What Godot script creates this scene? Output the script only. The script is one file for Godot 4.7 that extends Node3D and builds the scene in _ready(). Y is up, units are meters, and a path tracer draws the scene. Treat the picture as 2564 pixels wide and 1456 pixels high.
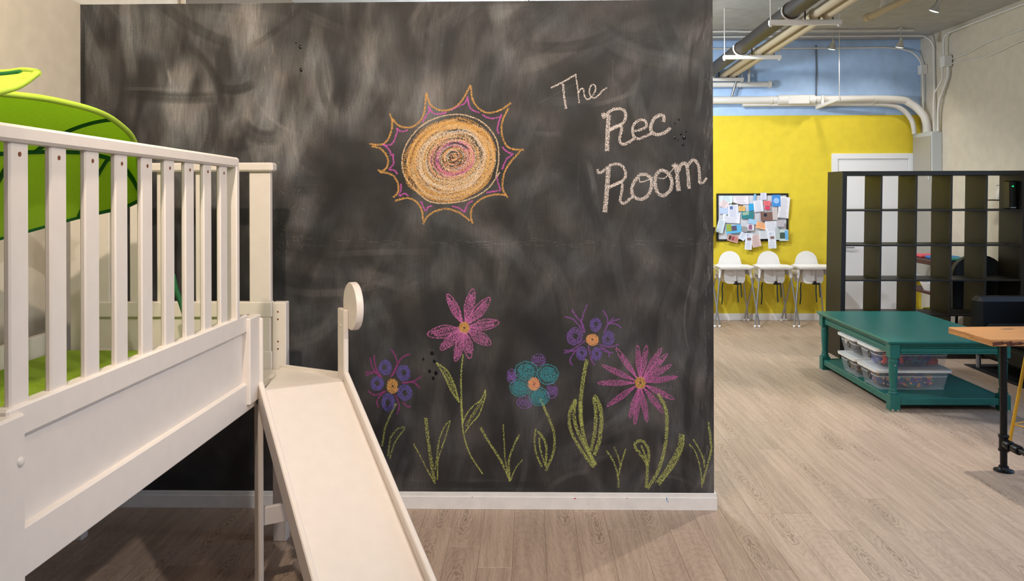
extends Node3D
# A play room: a chalkboard partition, a white loft bed with a slide, a yellow back wall with high chairs,
# an open black bookcase, a green low table and exposed pipes under the ceiling. Metres, y up, the camera looks along -z.

const CEIL := 3.57
const LEFT := -2.36
const RIGHT := 4.975
const BACK := -10.255
const FRONT := 2.6
const BOARD_Z := -4.155

var M := {}
var taken := {}
var rng := RandomNumberGenerator.new()

# ------------------------------------------------------------------ helpers: materials
func mat(c: Color, rough := 0.6, metal := 0.0, spec := 0.5) -> StandardMaterial3D:
	var m := StandardMaterial3D.new()
	m.albedo_color = c
	m.roughness = rough
	m.metallic = metal
	m.metallic_specular = spec
	return m

func rgb8(r: float, g: float, b: float) -> Color:
	return Color(r / 255.0, g / 255.0, b / 255.0)

func noise_tex(freq: float, a: Color, b: Color, sd := 1, octaves := 4, size := 512) -> NoiseTexture2D:
	var n := FastNoiseLite.new()
	n.seed = sd
	n.frequency = freq
	n.fractal_octaves = octaves
	var t := NoiseTexture2D.new()
	t.width = size
	t.height = size
	t.seamless = true
	t.noise = n
	var g := Gradient.new()
	g.set_color(0, a)
	g.set_color(1, b)
	t.color_ramp = g
	return t

func bump_tex(freq: float, sd := 1, octaves := 3, size := 512) -> NoiseTexture2D:
	var n := FastNoiseLite.new()
	n.seed = sd
	n.frequency = freq
	n.fractal_octaves = octaves
	var t := NoiseTexture2D.new()
	t.width = size
	t.height = size
	t.seamless = true
	t.noise = n
	return t

func mottled(c: Color, amount: float, scale: float, rough := 0.6, sd := 1, bump: Texture2D = null, bump_cm := 0.02) -> StandardMaterial3D:
	var m := mat(c, rough)
	m.albedo_texture = noise_tex(0.012, Color(1.0 - amount, 1.0 - amount, 1.0 - amount), Color(1, 1, 1), sd)
	m.uv1_triplanar = true
	m.uv1_scale = Vector3.ONE * scale
	if bump:
		m.heightmap_enabled = true
		m.heightmap_texture = bump
		m.heightmap_scale = bump_cm
	return m

# ------------------------------------------------------------------ helpers: nodes
func numbered(called: String) -> String:
	if not taken.has(called):
		taken[called] = 0
		return called
	taken[called] += 1
	return "%s_%03d" % [called, taken[called]]

func tag(o: Node, label := "", category := "", group := "", kind := "") -> Node:
	for k in [["label", label], ["category", category], ["group", group], ["kind", kind]]:
		if k[1] != "":
			o.set_meta(k[0], k[1])
	return o

func thing(called: String, label: String, category: String, at := Vector3.ZERO, turn := 0.0, group := "") -> Node3D:
	var o := Node3D.new()
	o.name = numbered(called)
	add_child(o)
	o.position = at
	o.rotation.y = turn
	tag(o, label, category, group)
	return o

func part(called: String, mesh: Mesh, m: Material, parent: Node, at := Vector3.ZERO, rot := Vector3.ZERO) -> MeshInstance3D:
	var o := MeshInstance3D.new()
	o.name = called
	o.mesh = mesh
	o.material_override = m
	parent.add_child(o, true)
	o.position = at
	o.rotation = rot
	return o

func single(called: String, mesh: Mesh, m: Material, label: String, category: String, at := Vector3.ZERO, rot := Vector3.ZERO, group := "") -> MeshInstance3D:
	var o := MeshInstance3D.new()
	o.name = numbered(called)
	o.mesh = mesh
	o.material_override = m
	add_child(o)
	o.position = at
	o.rotation = rot
	tag(o, label, category, group)
	return o

func struct(called: String, mesh: Mesh, m: Material, at := Vector3.ZERO, rot := Vector3.ZERO) -> MeshInstance3D:
	var o := MeshInstance3D.new()
	o.name = called
	o.mesh = mesh
	o.material_override = m
	add_child(o)
	o.position = at
	o.rotation = rot
	o.set_meta("kind", "structure")
	return o

# ------------------------------------------------------------------ helpers: meshes
func new_st() -> SurfaceTool:
	var st := SurfaceTool.new()
	st.begin(Mesh.PRIMITIVE_TRIANGLES)
	return st

# a flat convex polygon facing away from the given inner point
func face(st: SurfaceTool, pts: Array, inner: Vector3) -> void:
	var n: Vector3 = (pts[1] - pts[0]).cross(pts[2] - pts[0])
	if n.length_squared() < 1e-14:
		return
	n = n.normalized()
	var out: bool = n.dot(pts[0] - inner) > 0.0
	var q := pts.duplicate()
	if out:
		q.reverse()
	else:
		n = -n
	for i in range(1, q.size() - 1):
		for p in [q[0], q[i], q[i + 1]]:
			st.set_normal(n)
			st.set_uv(Vector2(p.x, p.y))
			st.add_vertex(p)

# a chamfered box given by its size, moved by the transform, added to st; shear_x leans it along x with height
func add_box(st: SurfaceTool, size: Vector3, t := Transform3D(), b := 0.003) -> void:
	b = minf(b, minf(size.x, minf(size.y, size.z)) * 0.3)
	var h := size * 0.5
	var c := t.origin
	var k := {}
	for sx in [-1, 1]:
		for sy in [-1, 1]:
			for sz in [-1, 1]:
				k[[sx, sy, sz, 0]] = t * Vector3(sx * h.x, sy * (h.y - b), sz * (h.z - b))
				k[[sx, sy, sz, 1]] = t * Vector3(sx * (h.x - b), sy * h.y, sz * (h.z - b))
				k[[sx, sy, sz, 2]] = t * Vector3(sx * (h.x - b), sy * (h.y - b), sz * h.z)
	for s in [-1, 1]:
		face(st, [k[[s, -1, -1, 0]], k[[s, 1, -1, 0]], k[[s, 1, 1, 0]], k[[s, -1, 1, 0]]], c)
		face(st, [k[[-1, s, -1, 1]], k[[1, s, -1, 1]], k[[1, s, 1, 1]], k[[-1, s, 1, 1]]], c)
		face(st, [k[[-1, -1, s, 2]], k[[1, -1, s, 2]], k[[1, 1, s, 2]], k[[-1, 1, s, 2]]], c)
		for r in [-1, 1]:
			face(st, [k[[s, r, -1, 0]], k[[s, r, 1, 0]], k[[s, r, 1, 1]], k[[s, r, -1, 1]]], c)
			face(st, [k[[s, -1, r, 0]], k[[s, 1, r, 0]], k[[s, 1, r, 2]], k[[s, -1, r, 2]]], c)
			face(st, [k[[-1, s, r, 1]], k[[1, s, r, 1]], k[[1, s, r, 2]], k[[-1, s, r, 2]]], c)
			for q in [-1, 1]:
				face(st, [k[[s, r, q, 0]], k[[s, r, q, 1]], k[[s, r, q, 2]]], c)

var box_cache := {}
func bbox(x: float, y: float, z: float, b := 0.003) -> Mesh:
	var key := "%.4f %.4f %.4f %.4f" % [x, y, z, b]
	if not box_cache.has(key):
		var st := new_st()
		add_box(st, Vector3(x, y, z), Transform3D(), b)
		box_cache[key] = st.commit()
	return box_cache[key]

# a box between two corners, as a part at its own centre
func boxp(called: String, lo: Vector3, hi: Vector3, m: Material, parent: Node, b := 0.003) -> MeshInstance3D:
	var s := (hi - lo).abs()
	return part(called, bbox(s.x, s.y, s.z, b), m, parent, (lo + hi) * 0.5)

# a smooth grid of points, rows by columns
func grid_mesh(rows: Array, closed_u := false, caps := false) -> Mesh:
	var st := new_st()
	add_grid(st, rows, closed_u, caps)
	return st.commit()

func add_grid(st: SurfaceTool, rows: Array, closed_u := false, caps := false) -> void:
	var nr := rows.size()
	var nc: int = rows[0].size()
	var nor := []
	for i in nr:
		var line := []
		for j in nc:
			var a: Vector3 = rows[mini(i + 1, nr - 1)][j] - rows[maxi(i - 1, 0)][j]
			var j1 := (j + 1) % nc if closed_u else mini(j + 1, nc - 1)
			var j0 := (j - 1 + nc) % nc if closed_u else maxi(j - 1, 0)
			var b: Vector3 = rows[i][j1] - rows[i][j0]
			var n := a.cross(b)
			line.append(n.normalized() if n.length_squared() > 1e-16 else Vector3.UP)
		nor.append(line)
	for i in nr - 1:
		for j in (nc if closed_u else nc - 1):
			var j1 := (j + 1) % nc
			for q in [[i, j], [i, j1], [i + 1, j1], [i, j], [i + 1, j1], [i + 1, j]]:
				st.set_normal(nor[q[0]][q[1]])
				st.set_uv(Vector2(float(q[1]) / nc, float(q[0]) / nr))
				st.add_vertex(rows[q[0]][q[1]])
	if caps:
		for e in [0, nr - 1]:
			var c := Vector3.ZERO
			for p in rows[e]:
				c += p
			c /= nc
			var inner: Vector3 = rows[1 if e == 0 else nr - 2][0] * 0.5 + rows[1 if e == 0 else nr - 2][nc / 2] * 0.5
			for j in nc:
				face(st, [c, rows[e][j], rows[e][(j + 1) % nc]], inner)

# profile: Vector2(radius, height) from bottom to top
func lathe(profile: Array, seg := 20) -> Mesh:
	var st := new_st()
	add_lathe(st, profile, Transform3D(), seg)
	return st.commit()

func add_lathe(st: SurfaceTool, profile: Array, t := Transform3D(), seg := 20) -> void:
	var rows := []
	for p in profile:
		var line := []
		for j in seg:
			var a := TAU * j / seg
			line.append(t * Vector3(p.x * cos(a), p.y, p.x * sin(a)))
		rows.append(line)
	add_grid(st, rows, true, true)

func smooth_path(pts: Array, per := 6) -> Array:
	var out := []
	for i in pts.size() - 1:
		for k in per:
			var t := float(k) / per
			out.append(pts[i].cubic_interpolate(pts[i + 1], pts[maxi(i - 1, 0)], pts[mini(i + 2, pts.size() - 1)], t))
	out.append(pts[-1])
	return out

func add_tube(st: SurfaceTool, path: Array, r: float, seg := 10, r_end := -1.0) -> void:
	var rows := []
	var side := Vector3.ZERO
	for i in path.size():
		var d: Vector3 = (path[mini(i + 1, path.size() - 1)] - path[maxi(i - 1, 0)]).normalized()
		if side == Vector3.ZERO:
			side = d.cross(Vector3.UP if absf(d.y) < 0.9 else Vector3.RIGHT).normalized()
		side = (side - d * side.dot(d)).normalized()
		var up := side.cross(d)
		var rr := r if r_end < 0.0 else lerpf(r, r_end, float(i) / (path.size() - 1))
		var line := []
		for j in seg:
			var a := TAU * j / seg
			line.append(path[i] + (side * cos(a) + up * sin(a)) * rr)
		rows.append(line)
	add_grid(st, rows, true, true)

func tube(path: Array, r: float, seg := 10, r_end := -1.0) -> Mesh:
	var st := new_st()
	add_tube(st, path, r, seg, r_end)
	return st.commit()

# an outline in the xy plane given thickness along z, with a small chamfer
func slab(outline: Array, depth: float, b := 0.002) -> Mesh:
	var st := new_st()
	var poly := PackedVector2Array(outline)
	if Geometry2D.is_polygon_clockwise(poly):
		poly.reverse()
	var inset := Geometry2D.offset_polygon(poly, -b, Geometry2D.JOIN_MITER)
	var tri := Geometry2D.triangulate_polygon(poly)
	for s in [-1.0, 1.0]:
		for i in range(0, tri.size(), 3):
			var q := []
			for k in 3:
				q.append(Vector3(poly[tri[i + k]].x, poly[tri[i + k]].y, s * depth * 0.5))
			face(st, q, q[0] - Vector3(0, 0, s))
	var n := poly.size()
	for i in n:
		var a := poly[i]
		var c := poly[(i + 1) % n]
		var nn := Vector2(c.y - a.y, a.x - c.x)
		var q := [Vector3(a.x, a.y, -depth * 0.5), Vector3(c.x, c.y, -depth * 0.5), Vector3(c.x, c.y, depth * 0.5), Vector3(a.x, a.y, depth * 0.5)]
		face(st, q, q[0] - Vector3(nn.x, nn.y, 0))
	return st.commit()

func ell(cx: float, cy: float, rx: float, ry: float, a0: float, a1: float, n: int) -> Array:
	var out := []
	for i in n + 1:
		var a := deg_to_rad(lerpf(a0, a1, float(i) / n))
		out.append(Vector2(cx + rx * cos(a), cy + ry * sin(a)))
	return out

# a rounded rectangle outline
func round_rect(w: float, h: float, r: float, n := 4) -> Array:
	var out := []
	for q in [[1, 1, 0], [-1, 1, 90], [-1, -1, 180], [1, -1, 270]]:
		for p in ell(q[0] * (w * 0.5 - r), q[1] * (h * 0.5 - r), r, r, q[2], q[2] + 90, n):
			out.append(p)
	return out

# ------------------------------------------------------------------ the scene
func _ready() -> void:
	rng.seed = 7
	camera_and_light()
	make_materials()
	shell()
	floor_planks()
	chalkboard()
	loft_bed()
	slide()
	canopy()
	bookcase()
	green_table()
	storage_tubs()
	pipe_table()
	yellow_stool()
	sofa()
	high_chairs()
	pinboard()
	pipes()
	behind_bookcase()

func camera_and_light() -> void:
	var cam := Camera3D.new()
	cam.name = "camera"
	add_child(cam)
	cam.position = Vector3(0, 1.65, 0)
	cam.rotation_order = EULER_ORDER_YXZ
	cam.rotation = Vector3(0, 0.0215, -0.003)
	# a lens with rise, as the upright verticals and the high horizon show: 2000 pixels of focal length on 2564 x 1456
	cam.projection = Camera3D.PROJECTION_FRUSTUM
	cam.near = 0.05
	cam.far = 100.0
	cam.size = 0.05 * 1456.0 / 2000.0
	cam.frustum_offset = Vector2(0.0, -0.05 * 248.0 / 2000.0)
	cam.current = true
	var e := Environment.new()
	var sky := Sky.new()
	var sm := ProceduralSkyMaterial.new()
	sm.sky_top_color = Color(0.55, 0.72, 0.96)
	sm.sky_horizon_color = Color(0.80, 0.90, 1.0)
	sm.ground_horizon_color = Color(0.6, 0.62, 0.6)
	sm.ground_bottom_color = Color(0.4, 0.42, 0.4)
	sky.sky_material = sm
	e.background_mode = Environment.BG_SKY
	e.sky = sky
	e.background_energy_multiplier = 3.0
	e.tonemap_mode = Environment.TONE_MAPPER_LINEAR
	e.tonemap_exposure = 1.11
	e.sdfgi_enabled = true
	e.ssao_enabled = true
	e.ssil_enabled = true
	var w := WorldEnvironment.new()
	w.name = "environment"
	w.environment = e
	add_child(w)
	# track lamps: place, aim, colour, energy, half angle; those in front hang above and behind the camera's view
	var warm := Color(1.0, 0.925, 0.84)
	var soft := Color(1.0, 0.965, 0.915)
	track_lamp(Vector3(-0.85, 3.30, -1.25), Vector3(-1.6, 1.9, -4.15), warm, 5.0, 60.0, "track spotlight over the loft bed, nearest the left wall")
	track_lamp(Vector3(1.35, 3.30, -1.1), Vector3(-0.1, 1.3, -4.0), Color(1.0, 0.965, 0.94), 4.7, 60.0, "track spotlight aimed at the lettered end of the chalkboard")
	track_lamp(Vector3(3.623, 3.40, -9.60), Vector3(3.3, 1.0, -10.2), soft, 0.45, 62.0, "lit track spotlight over the high chairs by the hanger rod")
	track_lamp(Vector3(4.378, 3.40, -9.50), Vector3(4.1, 1.0, -10.2), soft, 0.45, 62.0, "lit track spotlight above the white door")
	track_lamp(Vector3(3.845, 3.40, -7.61), Vector3(2.9, 0.3, -8.6), soft, 2.6, 62.0, "lit track spotlight near the top edge above the bookcase")
	track_lamp(Vector3(2.95, 3.30, -6.15), Vector3(1.35, 0.0, -4.95), soft, 5.4, 34.0, "track spotlight above the green table end, aimed at the open floor")
	# globe pendants out of view: one over the back room hidden by the partition, one over the bed end, one over the wooden table
	track_lamp(Vector3(1.25, 3.30, -7.9), Vector3(3.1, 0.5, -10.2), Color(0.97, 0.985, 1.0), 5.0, 52.0, "track spotlight hidden behind the chalkboard partition, aimed at the high chairs")
	globe(Vector3(0.0, 2.5, -7.5), Color(0.92, 0.96, 1.0), 5.8, "white globe pendant hanging behind the chalkboard partition")
	globe(Vector3(0.05, 3.2, -1.9), Color(1.0, 0.92, 0.84), 0.8, "white globe pendant hanging over the near end of the bed")
	globe(Vector3(3.6, 2.90, -3.2), Color(0.93, 0.97, 1.0), 1.1, "white globe pendant hanging over the wooden table")

func globe(at: Vector3, c: Color, energy: float, label: String) -> void:
	var t := thing("globe_pendant", label, "pendant lamp", at, 0.0, "globe pendant lamps")
	var m := mat(Color.WHITE, 0.4)
	m.emission_enabled = true
	m.emission = c
	m.emission_energy_multiplier = 2.0
	var prof := []
	for k in 13:
		var a := PI * k / 12.0
		prof.append(Vector2(maxf(0.002, 0.15 * sin(a)), -0.15 * cos(a)))
	part("lamp_globe", lathe(prof, 24), m, t)
	part("cord", tube([Vector3(0, 0.15, 0), Vector3(0, CEIL - at.y, 0)], 0.004, 8), mat(rgb8(30, 30, 30), 0.6), t)
	part("ceiling_rose", lathe([Vector2(0.05, CEIL - at.y - 0.03), Vector2(0.05, CEIL - at.y)], 16), mat(rgb8(230, 230, 228), 0.5), t)
	var l := OmniLight3D.new()
	l.name = "glow"
	l.light_color = c
	l.light_energy = energy
	l.omni_range = 30.0
	l.omni_attenuation = 2.0
	l.light_size = 0.14
	l.shadow_enabled = true
	t.add_child(l)

func track_lamp(at: Vector3, aim: Vector3, c: Color, energy: float, half: float, label: String) -> void:
	var t := thing("track_spotlight", label, "spotlight", at, 0.0, "ceiling track spotlights")
	var steel := mat(rgb8(196, 194, 190), 0.35, 0.6)
	part("stem", tube([Vector3(0, 0.03, 0), Vector3(0, CEIL - at.y - 0.02, 0)], 0.006, 8), steel, t)
	part("ceiling_plate", lathe([Vector2(0.035, CEIL - at.y - 0.02), Vector2(0.035, CEIL - at.y)], 16), steel, t)
	var head := Node3D.new()
	head.name = "head"
	t.add_child(head)
	var d := (aim - at).normalized()
	head.basis = Basis.looking_at(d, Vector3.UP if absf(d.y) < 0.95 else Vector3.RIGHT)
	# the head is lathed about its own -z
	var tilt := Basis(Vector3.RIGHT, -PI / 2.0)
	var cup := MeshInstance3D.new()
	cup.name = "shade"
	cup.mesh = lathe([Vector2(0.016, -0.045), Vector2(0.02, -0.03), Vector2(0.024, 0.0), Vector2(0.046, 0.05), Vector2(0.05, 0.062)], 20)
	cup.material_override = steel
	head.add_child(cup)
	cup.basis = tilt
	var face_m := mat(Color(1, 1, 1), 0.5)
	face_m.emission_enabled = true
	face_m.emission = Color(0.92, 1.0, 0.95)
	face_m.emission_energy_multiplier = 2.5
	var bulb := MeshInstance3D.new()
	bulb.name = "bulb"
	bulb.mesh = lathe([Vector2(0.044, 0.060), Vector2(0.040, 0.066), Vector2(0.02, 0.070)], 20)
	bulb.material_override = face_m
	head.add_child(bulb)
	bulb.basis = tilt
	var l := SpotLight3D.new()
	l.name = "spot"
	l.light_color = c
	l.light_energy = energy
	l.spot_angle = half
	l.spot_angle_attenuation = 0.6
	l.spot_range = 30.0
	l.spot_attenuation = 2.0
	l.light_size = 0.045
	l.shadow_enabled = true
	head.add_child(l)
	l.position = Vector3(0, 0, -0.078)

func make_materials() -> void:
	M.white = mottled(rgb8(226, 216, 207), 0.02, 2.0, 0.40, 11)
	M.bin_white = mat(rgb8(238, 238, 236), 0.4)
	M.plastic = mat(rgb8(230, 228, 225), 0.3)
	M.hole = mat(rgb8(120, 66, 36), 0.8)
	M.tan = mottled(rgb8(224, 212, 194), 0.05, 1.2, 0.85, 12)
	M.brown = mottled(rgb8(120, 108, 94), 0.06, 1.2, 0.85, 13)
	M.ceiling = mottled(rgb8(180, 180, 178), 0.08, 0.8, 0.9, 14)
	M.rightwall = mottled(rgb8(206, 198, 182), 0.05, 1.0, 0.85, 15)
	M.yellow = mottled(rgb8(222, 200, 50), 0.05, 1.0, 0.75, 16)
	M.blue = mottled(rgb8(176, 206, 244), 0.06, 1.0, 0.8, 17)
	M.door = mat(rgb8(228, 230, 234), 0.45)
	M.base = mottled(rgb8(246, 244, 242), 0.06, 1.5, 0.45, 18)
	M.steel = mat(rgb8(176, 178, 182), 0.35, 0.85)
	M.pipe_white = mat(rgb8(214, 212, 208), 0.5)
	M.pipe_tan = mat(rgb8(186, 172, 146), 0.6)
	M.pipe_dark = mat(rgb8(38, 29, 20), 0.55)
	M.black_metal = mat(rgb8(26, 26, 28), 0.35, 0.5)
	M.dark = mat(rgb8(22, 20, 18), 0.5)
	M.chalk_edge = mat(rgb8(74, 74, 80), 0.7)

# ------------------------------------------------------------------ room shell
func wall_mesh(pieces: Array) -> Mesh:
	var st := new_st()
	for p in pieces:
		var lo: Vector3 = p[0]
		var hi: Vector3 = p[1]
		add_box(st, (hi - lo).abs(), Transform3D(Basis(), (lo + hi) * 0.5), 0.0015)
	return st.commit()

func shell() -> void:
	struct("ceiling", wall_mesh([[Vector3(LEFT - 0.15, CEIL, BACK - 0.15), Vector3(RIGHT + 0.2, CEIL + 0.15, FRONT + 0.15)]]), M.ceiling)
	struct("wall_left", wall_mesh([[Vector3(LEFT - 0.15, 0, -5.38), Vector3(LEFT, CEIL, FRONT)]]), M.tan)
	struct("wall_left_rear", wall_mesh([[Vector3(LEFT - 0.15, 0, BACK), Vector3(LEFT - 0.01, CEIL, -5.38)]]), M.brown)
	struct("wall_back", wall_mesh([[Vector3(LEFT - 0.15, 0, BACK - 0.15), Vector3(RIGHT, 2.61, BACK)]]), M.yellow)
	struct("wall_back_upper", wall_mesh([[Vector3(LEFT - 0.15, 2.61, BACK - 0.15), Vector3(RIGHT, CEIL, BACK)]]), M.blue)
	# the right wall with a wide shop window between the shelves and the front
	var wz0 := -7.3
	var wz1 := -1.0
	var t := 0.2
	struct("wall_right", wall_mesh([
		[Vector3(RIGHT, 0, BACK - 0.15), Vector3(RIGHT + t, CEIL, wz0)],
		[Vector3(RIGHT, 0, wz1), Vector3(RIGHT + t, CEIL, FRONT + 0.15)],
		[Vector3(RIGHT, 0, wz0), Vector3(RIGHT + t, 0.75, wz1)],
		[Vector3(RIGHT, 2.75, wz0), Vector3(RIGHT + t, CEIL, wz1)]]), M.rightwall)
	window("window_1", Vector3(RIGHT + 0.1, 0.75, wz0), Vector3(0, 0, wz1 - wz0), 2.0, 5)
	var fx0 := 1.6
	var fx1 := 4.5
	struct("wall_front", wall_mesh([
		[Vector3(LEFT - 0.15, 0, FRONT), Vector3(fx0, CEIL, FRONT + 0.15)],
		[Vector3(fx1, 0, FRONT), Vector3(RIGHT, CEIL, FRONT + 0.15)],
		[Vector3(fx0, 0, FRONT), Vector3(fx1, 0.75, FRONT + 0.15)],
		[Vector3(fx0, 2.75, FRONT), Vector3(fx1, CEIL, FRONT + 0.15)]]), M.tan)
	window("window_2", Vector3(fx0, 0.75, FRONT + 0.08), Vector3(fx1 - fx0, 0, 0), 2.0, 3)
	# skirting boards
	struct("baseboard_back", wall_mesh([[Vector3(LEFT, 0, BACK), Vector3(3.82, 0.085, BACK + 0.014)]]), M.base)
	struct("baseboard_left", wall_mesh([[Vector3(LEFT, 0, BOARD_Z + 0.02), Vector3(LEFT + 0.014, 0.085, FRONT)]]), M.base)
	# the white door behind the bookcase
	var d := Node3D.new()
	d.name = "door_1"
	d.set_meta("kind", "structure")
	add_child(d)
	d.position = Vector3(0, 0, BACK)
	for x in [3.845, 4.80]:
		boxp("door_frame", Vector3(x, 0, 0), Vector3(x + 0.07, 2.05, 0.045), M.door, d)
	boxp("door_frame", Vector3(3.845, 2.05, 0), Vector3(4.87, 2.12, 0.045), M.door, d)
	boxp("door_leaf", Vector3(3.918, 0.01, 0), Vector3(4.797, 2.047, 0.03), M.door, d)
	var hd := part("door_handle", tube(smooth_path([Vector3(3.98, 0.93, 0.03), Vector3(3.98, 0.93, 0.075), Vector3(4.0, 0.93, 0.085), Vector3(4.10, 0.93, 0.085)], 4), 0.009, 8), M.steel, d)
	part("rosette", lathe([Vector2(0.025, 0.0), Vector2(0.025, 0.008)], 16), M.steel, hd, Vector3(3.98, 0.93, 0.03), Vector3(PI / 2, 0, 0))
	# upright conduit on the left wall above the partition
	single("wall_conduit", tube([Vector3(LEFT + 0.02, 0.0, -5.36), Vector3(LEFT + 0.02, CEIL, -5.36)], 0.018, 10), M.tan, "tan upright conduit on the left wall behind the chalkboard partition", "conduit")

func window(called: String, from: Vector3, along: Vector3, height: float, panes: int) -> void:
	var w := Node3D.new()
	w.name = called
	w.set_meta("kind", "structure")
	add_child(w)
	w.position = from
	var glass := mat(Color(0.93, 0.98, 0.96, 0.06), 0.02)
	glass.transparency = BaseMaterial3D.TRANSPARENCY_ALPHA
	var n := along.normalized().cross(Vector3.UP)
	var fr := mat(rgb8(60, 60, 62), 0.4, 0.4)
	var L := along.length()
	var turn := Basis(along.normalized(), Vector3.UP, n)
	for i in panes + 1:
		var o := part("window_frame", bbox(0.06, height, 0.08), fr, w)
		o.transform = Transform3D(turn, along.normalized() * clampf(L * i / panes, 0.03, L - 0.03) + Vector3.UP * height * 0.5)
	for y in [0.03, height - 0.03]:
		var o := part("window_frame", bbox(L, 0.06, 0.08), fr, w)
		o.transform = Transform3D(turn, along * 0.5 + Vector3.UP * y)
	for i in panes:
		var o := part("pane", bbox(L / panes - 0.06, height - 0.12, 0.006, 0.001), glass, w)
		o.transform = Transform3D(turn, along * ((i + 0.5) / panes) + Vector3.UP * height * 0.5)

# ------------------------------------------------------------------ floor
func noise_bytes(freq: float, sd: int, w: int, h: int, octaves := 3) -> PackedByteArray:
	var n := FastNoiseLite.new()
	n.seed = sd
	n.frequency = freq
	n.fractal_octaves = octaves
	var im := n.get_image(w, h)
	im.convert(Image.FORMAT_L8)
	return im.get_data()

func plank_texture(v: int) -> ImageTexture:
	var w := 192
	var h := 1536
	var warp := noise_bytes(0.028, 100 + v, w, 512, 2)
	var zone := noise_bytes(0.018, 200 + v, w, 96, 2)
	var streak := noise_bytes(0.34, 300 + v, w, 32, 2)
	var r := RandomNumberGenerator.new()
	r.seed = 500 + v
	# one or two eyes of the figure, round which the year rings run out along the plank
	var eyes := []
	var many: int = [2, 1, 0, 1, 0, 1][v]
	for k in many:
		eyes.append(Vector3(r.randf_range(45, 107), r.randf_range(150, 500) + 600 * k, r.randf_range(4.2, 6.5)))
	if many == 0:
		eyes.append(Vector3(-40.0 if v == 2 else 190.0, r.randf_range(200, 900), 9.0))
	var data := PackedByteArray()
	data.resize(w * h * 3)
	var k := 0
	for y in h:
		var ym := y * 1240.0 / h
		var wy := (y / 3) * w
		var zy := (y / 16) * w
		var sy := (y / 48) * w
		for x in w:
			var xm := x * 152.0 / w
			var wp := warp[wy + x] / 255.0 - 0.5
			var f := 1e9
			for e in eyes:
				var dx: float = xm - e.x
				var dy: float = (ym - e.y) / e.z
				f = minf(f, sqrt(dx * dx + dy * dy))
			f += wp * 13.0
			var ring := 0.5 + 0.5 * sin(f * (0.66 - minf(f, 90.0) * 0.0022))
			ring = ring * ring * ring
			var near := clampf(1.15 - f / 60.0, 0.2, 0.85)
			var val := 1.0 - 0.27 * ring * near - 0.13 * (streak[sy + x] / 255.0 - 0.4) - 0.13 * (zone[zy + x] / 255.0 - 0.5)
			if f < 5.0:
				val -= 0.10 * (1.0 - f / 5.0)
			val = clampf(val, 0.35, 1.15)
			data[k] = int(clampf(186.0 * pow(val, 0.95), 0, 255))
			data[k + 1] = int(clampf(165.0 * pow(val, 1.06), 0, 255))
			data[k + 2] = int(clampf(147.0 * pow(val, 1.16), 0, 255))
			k += 3
	return ImageTexture.create_from_image(Image.create_from_data(w, h, false, Image.FORMAT_RGB8, data))

func add_plank(st: SurfaceTool, at: Vector3, w: float, l: float, v0: float, flip: bool) -> void:
	var b := 0.0012
	var top := [Vector3(-w / 2 + b, 0, -l / 2 + b), Vector3(w / 2 - b, 0, -l / 2 + b), Vector3(w / 2 - b, 0, l / 2 - b), Vector3(-w / 2 + b, 0, l / 2 - b)]
	var low := [Vector3(-w / 2, -b, -l / 2), Vector3(w / 2, -b, -l / 2), Vector3(w / 2, -b, l / 2), Vector3(-w / 2, -b, l / 2)]
	var bot := [Vector3(-w / 2, -0.008, -l / 2), Vector3(w / 2, -0.008, -l / 2), Vector3(w / 2, -0.008, l / 2), Vector3(-w / 2, -0.008, l / 2)]
	var quads := [[top[0], top[1], top[2], top[3], Vector3.UP]]
	for i in 4:
		var j := (i + 1) % 4
		var mid: Vector3 = (low[i] + low[j]) * 0.5
		var n := Vector3(mid.x, 0, mid.z).normalized()
		if i % 2 == 0:
			n = Vector3(0, 0, signf(mid.z))
		else:
			n = Vector3(signf(mid.x), 0, 0)
		quads.append([top[i], low[i], low[j], top[j], (n + Vector3.UP).normalized()])
		quads.append([low[i], bot[i], bot[j], low[j], n])
	for q in quads:
		var order := [0, 1, 2, 0, 2, 3]
		var cr: Vector3 = (q[1] - q[0]).cross(q[2] - q[0])
		if cr.dot(q[4]) > 0:
			order = [0, 2, 1, 0, 3, 2]
		for i in order:
			var p: Vector3 = q[i]
			st.set_normal(q[4])
			var uv := Vector2(p.x / 0.152 + 0.5, v0 + (p.z + l / 2) / 1.24)
			st.set_uv(Vector2.ONE - uv if flip else uv)
			st.add_vertex(at + p)

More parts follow.
